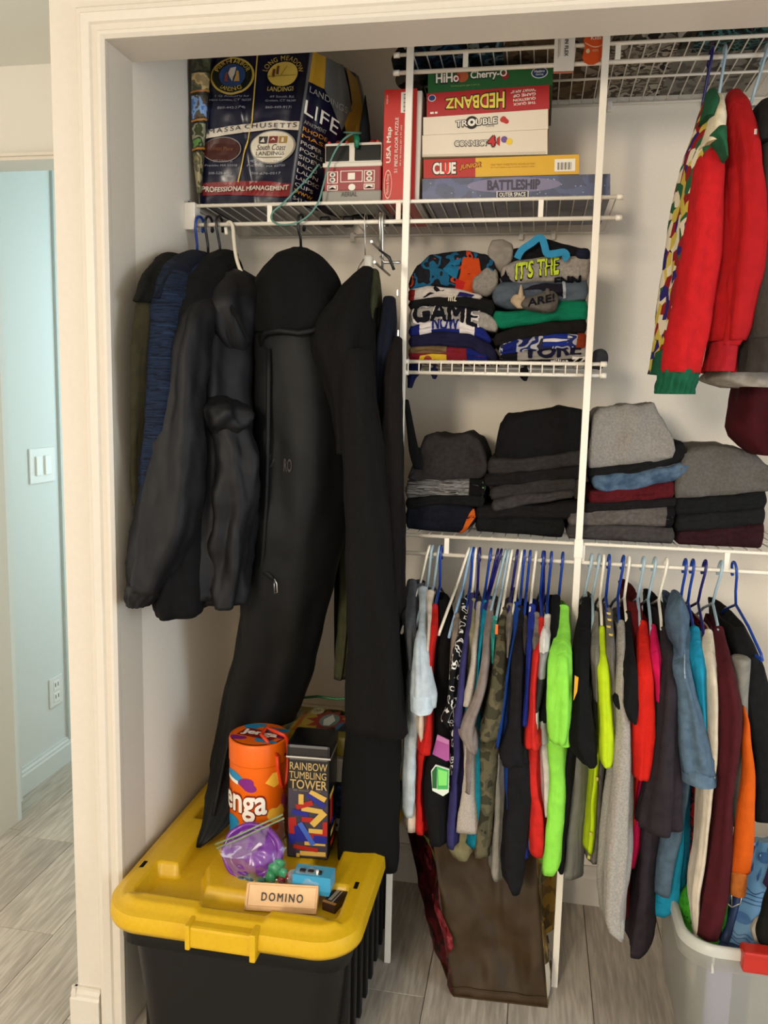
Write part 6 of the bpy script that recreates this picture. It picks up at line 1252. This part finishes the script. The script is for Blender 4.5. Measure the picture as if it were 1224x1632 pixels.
tr('black trousers under the topmost grey pair of the third pile', [(936, 746), (1000, 742), (1062, 725), (1076, 702), (1088, 704), (1098, 724)], [(936, 759), (1000, 756), (1060, 747), (1098, 738)], '#111112', 58, Yf=1.87)
tr('light grey sweatpants folded large on top of the third pile', [(938, 690), (944, 660), (956, 650), (985, 648), (998, 643), (1020, 645), (1040, 642), (1052, 664), (1068, 688), (1077, 706)], [(938, 748), (1000, 741), (1040, 738), (1077, 730)], cloth('#85807a', scale=250), 59, crumple=.006, Yf=1.858)
tr('dark maroon trousers at the bottom of the rightmost pile', [(1080, 848), (1150, 842), (1220, 832)], [(1080, 868), (1150, 872), (1220, 876)], '#2b0f14', 60, zmin=ZT2)
tr('black trousers second from the bottom of the rightmost pile', [(1078, 820), (1150, 816), (1222, 809)], [(1078, 849), (1150, 844), (1222, 836)], '#171616', 61)
tr('charcoal trousers under the grey sweatshirt in the rightmost pile', [(1076, 796), (1150, 791), (1224, 784)], [(1076, 821), (1150, 818), (1224, 812)], '#111213', 62)
tr('grey sweatshirt folded large on top of the rightmost pile', [(1076, 760), (1090, 722), (1104, 714), (1130, 711), (1168, 712), (1200, 722), (1226, 744), (1250, 760)], [(1076, 796), (1150, 792), (1250, 782)], cloth('#5a5651', scale=200), 63, crumple=.006)
# ------------------------------------------------------------------ big paper-like shopping bag on the floor
sb = thing('shopping_bag', 'tall brown coated shopping bag standing on the floor under the shirts', 'bag', (-.04, 1.86, 0))
B = dict(fl=Vector((-.128, 1.742, .001)), fr=Vector((.088, 1.752, .001)), bl=Vector((-.200, 1.93, .001)), br=Vector((.100, 1.94, .001)))
T = dict(fl=at(690, 1342, 1.81), fr=at(853, 1330, 1.83), bl=at(636, 1318, 1.97), br=at(893, 1330, 1.97))
T['bl'].z = T['fl'].z+.02; T['br'].z = T['fr'].z+.02
for k in T: T[k] = B[k]+(T[k]-B[k])*1.12
M_br = mat('brown_coated', '#3a2a14', .6, scale=14, bump=.35, var=.15, spec=.3)
M_corn = blotch('corn_print', ['#6b4d12', '#8f6c1e', '#4b3a10', '#a8822c'], 38, .4, 'plain', vor=True)
M_redp = blotch('red_print', ['#1a0405', '#2e0708', '#4d0b0f', '#1a0405', '#5e1a20'], 16, .4, 'plain', 4)
def wall(a, b, seed, inward):
    def f(u, v):
        p = B[a].lerp(B[b], u).lerp(T[a].lerp(T[b], u), v)
        n = (B[b]-B[a]).cross(T[a]-B[a]).normalized()
        w = .020*fbm((u*2.6+seed, v*3.2, seed), 1, 4)+.016*math.sin(PI*u)*math.sin(PI*min(1, v))*inward
        w += .010*math.exp(-((u-.52-.1*v)/.03)**2)*min(1, max(0, v*3-.6))*inward
        w *= min(1, u*12, (1-u)*12)*min(1, v*14+.25)
        return p+n*w
    return f
SD = {}
for nm, a, b, m, sd, iw in (('front_panel', 'fl', 'fr', M_br, 1, -1), ('right_panel', 'fr', 'br', M_corn, 2, -1), ('back_panel', 'br', 'bl', M_br, 3, 0), ('left_panel', 'bl', 'fl', M_redp, 4, -1)):
    f = wall(a, b, sd, iw); SD[nm] = f; G = [[f(i/26, j/30) for i in range(27)] for j in range(31)]
    G2 = [[p+Vector((0, .0012, 0)) if nm != 'back_panel' else p for p in r] for r in G]
    o = part(nm, MB().grid(G), m, sb); md = o.modifiers.new('thick', 'SOLIDIFY'); md.thickness = .0012; md.offset = -1
part('bottom_panel', MB().add([B['fl'], B['fr'], B['br'], B['bl']]+[B[k]+Vector((0, 0, .004)) for k in ('fl', 'fr', 'br', 'bl')], [(3, 2, 1, 0), (4, 5, 6, 7), (0, 1, 5, 4), (1, 2, 6, 5), (2, 3, 7, 6), (3, 0, 4, 7)]), M_br, sb)
Ff = Face(SD['front_panel'], .001)
part('bottom_seam', MB().tube([SD['front_panel'](i/20, .055)+Vector((0, -.002, 0)) for i in range(21)], .0022, 6), M_br, sb)
Fr = Face(SD['right_panel'], .0012); Fr.poly([(0, .52), (1, .50), (1, .68), (0, .70)], flat('#57521c', .4), sb, k=1, sub=.1); Fr.poly([(0, .22), (1, .2), (1, .03), (0, .05)], flat('#b5ac9c', .4), sb, k=1, sub=.1); Fr.polys([[(.1, .06), (.3, .06), (.4, .2), (.2, .2)], [(.5, .06), (.6, .06), (.7, .2), (.6, .2)]], flat('#38321f', .4), sb, k=2)
Fl_ = Face(SD['left_panel'], .0012)
Fl_.poly([(.15, 1.0), (.2, 1.0), (.94, .62), (.92, .60)], flat('#55571f', .4), sb, k=1, sub=.1); Fl_.poly(blob(.8, .38, .28, .16, 3), blotch('red_petal', ['#5e0d12', '#7d1a20', '#8f3a40', '#5e0d12'], 60, .4, 'plain', 4), sb, k=1, sub=.08)
part('handle', MB().tube([T['bl'].lerp(T['fl'], .25), T['bl'].lerp(T['fl'], .3)+Vector((0, 0, .03)), T['bl'].lerp(T['fl'], .6)+Vector((0, 0, .04)), T['bl'].lerp(T['fl'], .75)], .004, 8), flat('#8a7a2a', .5), sb)
# ------------------------------------------------------------------ clear storage tub at the right edge
tx0, ty0, tx1, ty1, tz = .338, 1.568, .84, 2.03, .33
tub = thing('storage_tub', 'clear plastic storage tub with a red latch at the right edge', 'tub', ((tx0+tx1)/2, (ty0+ty1)/2, 0))
def rr2(x0, y0, x1, y1, r, z, n=8):
    P = []
    for cx, cy, a0 in ((x1-r, y0+r, -90), (x1-r, y1-r, 0), (x0+r, y1-r, 90), (x0+r, y0+r, 180)):
        for k in range(n+1): a = math.radians(a0+90*k/n); P.append(Vector((cx+r*math.cos(a), cy+r*math.sin(a), z)))
    return P
def frosted(name, col, a):
    m = clear_film(name, col, a, .35); return m
M_tub = frosted('frosted_tub', '#c9c8bf', .42); M_rim = frosted('frosted_rim', '#d8d6cc', .68)
mb = MB().loft([rr2(tx0+.035, ty0+.035, tx1-.035, ty1-.035, .05, .004), rr2(tx0+.03, ty0+.03, tx1-.03, ty1-.03, .05, .012), rr2(tx0+.008, ty0+.008, tx1-.008, ty1-.008, .06, tz-.04), rr2(tx0+.006, ty0+.006, tx1-.006, ty1-.006, .06, tz)], False)
mb.add(rr2(tx0+.035, ty0+.035, tx1-.035, ty1-.035, .05, .002), [list(range(36))]); part('tub_wall', mb, M_tub, tub)
part('rim', MB().loft([rr2(tx0+.006, ty0+.006, tx1-.006, ty1-.006, .06, tz-.002), rr2(tx0-.002, ty0-.002, tx1+.002, ty1+.002, .065, tz+.004), rr2(tx0-.008, ty0-.008, tx1+.008, ty1+.008, .07, tz), rr2(tx0-.009, ty0-.009, tx1+.009, ty1+.009, .07, tz-.018)], False), M_rim, tub)
part('flange', MB().loft([rr2(tx0-.007, ty0-.007, tx1+.007, ty1+.007, .07, tz-.016), rr2(tx0-.006, ty0-.006, tx1+.006, ty1+.006, .07, tz-.048), rr2(tx0+.006, ty0+.006, tx1-.006, ty1-.006, .06, tz-.056)], False), frosted('frosted_flange', '#cfcdc3', .35), tub)
part('rib', MB().rbox((tx0+.048, ty0-.005, tz-.055), (tx0+.054, ty0+.004, tz-.016), .0015), M_rim, tub)
M_rl = mat('red_latch', '#b5281e', .35)
part('latch', MB().rbox((at(1181, 1530, ty0-.012).x, ty0-.026, tz-.03), (tx0+.36, ty0+.012, tz+.010), .006), M_rl, tub)
part('latch_lip', MB().rbox((at(1181, 1530, ty0-.012).x, ty0-.03, tz+.004), (tx0+.36, ty0+.004, tz+.016), .004), M_rl, tub)
# contents
fbg = thing('fish_bag', 'blue reusable bag with fish drawings inside the clear tub', 'bag', (.62, 1.85, .02))
pa, pb, pc_, pd = at(1153, 1500, 1.66), at(1262, 1530, 1.66), at(1270, 1340, 1.80), at(1196, 1345, 1.80)
def ff(u, v): return pa.lerp(pb, u).lerp(pd.lerp(pc_, u), v)+Vector((0, .010*fbm((u*3, v*3, 5), 1, 2)-.02*math.sin(PI*u)*math.sin(PI*v), 0))
G = [[ff(i/20, j/20) for i in range(21)] for j in range(21)]
mb = MB().grid(G); Gb = [[p+Vector((.01, .12, -.05)) for p in r] for r in G]; mb.grid([r[::-1] for r in Gb]); mb.grid([[a[0], b[0]] for a, b in zip(G, Gb)][::-1]); mb.grid([[a[-1], b[-1]] for a, b in zip(G, Gb)]); mb.grid([G[-1], Gb[-1]]); mb.grid([G[0], Gb[0]][::-1])
part('bag_body', mb, mat('fish_blue', '#5d8aae', .5, scale=12, bump=.2, var=.08), fbg)
FF = Face(ff, .0015); db = flat('#274b78', .5); db2 = flat('#3a6391', .5)
part('bag_edge', MB().tube([ff(0, j/10)+Vector((0, -.004, 0)) for j in range(11)], .010, 8), flat('#16294f', .5), fbg)
def fish(cu, cv, s, flip=1):
    body = [(cu+flip*s*math.cos(a), cv+.42*s*math.sin(a)) for a in [2*PI*i/20 for i in range(20)]]; FF.poly(body, db2, fbg, k=1, sub=.06)
    FF.poly([(cu+flip*s*.9, cv), (cu+flip*s*1.45, cv+.35*s), (cu+flip*s*1.25, cv), (cu+flip*s*1.45, cv-.35*s)], db2, fbg, k=1); FF.ellipse(cu-flip*s*.6, cv+.08*s, s*.1, s*.1, flat('#9fc0d6'), fbg, k=2)
fish(.16, .27, .13); fish(.58, .30, .14, -1); fish(.35, .86, .12)
def wave(v, n, amp, w): 
    a = [(i/24, v+amp*math.sin(i/24*PI*n)) for i in range(25)]; return [p for p in a]+[(x, y-w) for x, y in reversed(a)]
for v, n, am in ((.12, 9, .02), (.08, 9, .02), (.42, 2, .012), (.46, 2, .012), (.50, 2, .012), (.55, 6, .02), (.04, 7, .02)): FF.poly(wave(v, n, am, .010), db, fbg, k=1, sub=.06)
rnd = random.Random(9)
for k in range(16):
    u, v = rnd.uniform(.05, .95), rnd.uniform(.6, .98); FF.poly([(u, v), (u+.03, v+.03), (u+.02, v+.10), (u-.02, v+.05)], db2 if k % 2 else db, fbg, k=1.2, sub=.06)
FF.poly([(.36, .64), (.72, .52), (.80, .72), (.46, .86)], flat('#2a1038', .5), fbg, k=3, sub=.06); FF.text('UP', wk2, fbg, .48, .60, .72, .78, .05, k=5, sub=.06)
gt = thing('green_toy', 'bright green spotted soft toy inside the clear tub', 'toy', at(1120, 1490, 1.68))
bm = bmesh.new(); bmesh.ops.create_icosphere(bm, subdivisions=3, radius=1); c = at(1120, 1455, 1.70)
vv = [c+Vector((v.co.x*.05, v.co.y*.06, v.co.z*.075))*(1+.12*fbm(tuple(v.co*2), 1, 2))-c*0.0 for v in bm.verts]
vv = [c+(Vector((v.co.x*.05, v.co.y*.05, v.co.z*.085)))*(1+.12*fbm(tuple(v.co*2), 1, 2)) for v in bm.verts]
part('plush', MB().add(vv, [[v.index for v in f.verts] for f in bm.faces], True), blotch('green_spots', ['#2f7a1a', '#3a8f22', '#2f7a1a', '#123208'], 30, .8), gt); bm.free()
tag(MB().rbox((tx0+.09, 1.72, .03), (tx0+.17, 1.92, .26), .01).build('blue_folder', flat('#1b2f57', .5)), 'dark blue flat case standing inside the clear tub', 'case')
bx = MB().rbox((.44, 1.62, .012), (.75, 1.64, .10), .004).build('card_sheet', flat('#b98f72', .6)); tag(bx, 'pinkish card lying low inside the clear tub', 'card')
tag(MB().rbox((tx0+.06, 1.64, .05), (tx0+.11, 1.655, .24), .004).build('lilac_sheet', flat('#7d7ba8', .6)), 'lilac card standing inside the clear tub near its left corner', 'card')
t = thing('dark_garment', 'black and pale cloth tucked at the right of the fish bag', 'cloth', at(1215, 1500, 1.60)); drape('fabric', [(1400, 1236, 1260), (1440, 1218, 1262), (1480, 1206, 1262), (1505, 1212, 1262)], cloth('#14140f'), t, 1.60, .05, 71, 3, .004)
drape('pale_patch', [(1468, 1203, 1222), (1482, 1196, 1222), (1498, 1200, 1216)], cloth('#a8a294'), t, 1.618, .03, 72, 3, .003)
# ------------------------------------------------------------------ things on the topmost shelf
ZTT = 2.1125
GTOP = 'bags and cloths on the topmost shelf'
def heap(label, x0, x1, y0, y1, h, m, seed, cat='cloth bundle', name='cloth_bundle', film=None):
    t = thing(name, label, cat, ((x0+x1)/2, (y0+y1)/2, ZTT), GTOP)
    G = [[Vector((x0+(x1-x0)*u, y0+(y1-y0)*v, ZTT+.001+max(0, math.sin(PI*u)*math.sin(PI*v))**.35*h*(1+.3*fbm((u*4+seed, v*4, 0), 1, 3)))) for u in [i/22 for i in range(23)]] for v in [j/16 for j in range(17)]]
    Gb = [[Vector((p.x, p.y, ZTT+.0008+.004*abs(fbm((p.x*9, p.y*9, seed), 1, 2)))) for p in r] for r in G]
    mb = MB().grid(G); mb.grid([r[::-1] for r in Gb]); part('fabric', mb, m, t)
    return t
def xw(px): return at(px, 95, YS).x
heap('navy and teal cloth bundle on the topmost shelf above the green game box', xw(640), xw(742), 1.85, 2.15, .09, blotch('navy_teal', ['#0d1120', '#14182c', '#1f4a5c', '#0d1120', '#5c6670'], 22), 1)
heap('black and teal cloth bundle in the middle of the topmost shelf', xw(742), xw(800), 1.85, 2.15, .10, blotch('black_teal', ['#0d0d10', '#27454f', '#7e8a8c', '#14161a'], 24), 2)
heap('tan cloth bundle on the topmost shelf behind the white tag', xw(800), xw(965), 1.85, 2.16, .10, blotch('tan_cloth', ['#5c4a36', '#6e5b45', '#4a3a2a', '#8a8078'], 18), 3)
heap('clear bag of beige cloth on the topmost shelf right of the pole', xw(975), xw(1085), 1.85, 2.16, .10, blotch('beige_film', ['#6d6458', '#8a8276', '#4f483f', '#a39b8e', '#2b2723'], 26), 4)
heap('grey clear bag on the topmost shelf above the red sweaters', xw(1085), xw(1250), 1.90, 2.16, .08, blotch('grey_film', ['#5d5a54', '#77736b', '#48453f'], 20), 5)
heap('dark patterned cloth on the topmost shelf at the right edge', xw(1110), xw(1270), 1.83, 1.92, .09, blotch('dark_teal', ['#0e1214', '#1b2a2c', '#3f6a66', '#0e1214', '#4d2740'], 40), 6)
for k, (a, b, y0, y1, l) in enumerate(((628, 652, 84, 112, 'black cloth corner sticking out past the left end of the topmost shelf'), (636, 676, 112, 138, 'grey cloth sagging under the left end of the topmost shelf'))):
    t = thing('cloth_corner', l, 'cloth', at(a, y1, 1.86)); drape('fabric', [(y0, a+6, b-4), ((y0+y1)/2, a-2, b), (y1, a+2, b-3)], cloth('#101014' if k == 0 else '#4b4640'), t, 1.87+.1*k, .06, 80+k, 3, .004)
tg = thing('paper_tag', 'white paper tag with dark lettering hanging from the topmost shelf', 'tag', at(898, 118, 1.832))
P = [at(882, 117, 1.832), at(914, 116, 1.832), at(917, 60, 1.832), at(884, 62, 1.832)]
part('card', MB().add(P+[p+Vector((0, .001, 0)) for p in P], [(0, 1, 2, 3), (7, 6, 5, 4), (0, 4, 5, 1), (1, 5, 6, 2), (2, 6, 7, 3), (3, 7, 4, 0)]), flat('#d8cfc2', .6), tg)
f = quadface(P[0], P[1], P[3]); f.text('SLIM IN FLEX', flat('#2c2826'), tg, .52, .48, .70, 1.3, .02, rot=-90); f.polys([[(0, 0), (1, 0), (1, .05), (0, .05)]], flat('#b0553a'), tg); f.polys([[(.2, .45), (.23, .45), (.23, 1), (.2, 1)], [(.28, .5), (.30, .5), (.30, 1), (.28, 1)]], flat('#9a948c'), tg)
ot = thing('orange_tag', 'bright orange rounded tag hanging from the topmost shelf by the pole', 'tag', at(948, 103, 1.830))
pts = [(928, 92), (931, 99), (938, 103), (946, 103), (955, 98), (960, 88), (962, 70), (968, 62), (960, 50), (936, 52), (930, 64), (932, 74)]
P = [at(x, y, 1.830) for x, y in pts]; n = len(P)
part('card', MB().add(P+[p+Vector((0, .0012, 0)) for p in P], [list(range(n)), [n+i for i in range(n)][::-1]]+[[i, (i+1) % n, n+(i+1) % n, n+i] for i in range(n)]), flat('#c94a16', .5), ot)
f = quadface(at(928, 103, 1.829), at(968, 101, 1.829), at(930, 56, 1.829))
f.polys([[(.08+.02*i, .82-.16*math.sin(PI*i/44)-.10) for i in range(45)]+[(.08+.02*i, .86-.16*math.sin(PI*i/44)-.10) for i in range(44, -1, -1)]], flat('#e0a582'), ot, k=0); f.text('Kids', flat('#e8c9b0'), ot, .3, .82, .72, .95, .02, k=1); f.ellipse(.2, .45, .08, .08, flat('#c9b48a'), ot, k=1); f.text('100%', flat('#e0a582'), ot, .36, .42, .62, .5, k=1)
for k, (px, py) in enumerate(((520, 338), (612, 345), (556, 365), (636, 372))):
    p = at(px, py, 1.98); tag(MB().rbox((p.x-.012, 1.96, 1.782), (p.x+.012, 1.985, 1.806), .005).build('black_knob', flat('#141312', .5)), ['black knob showing through the shelf wires under the truck', 'black knob showing through the wires under the puzzle box', 'black knob lowest through the wires near the steel hangers', 'black knob through the wires beside the left pole'][k], 'knob')
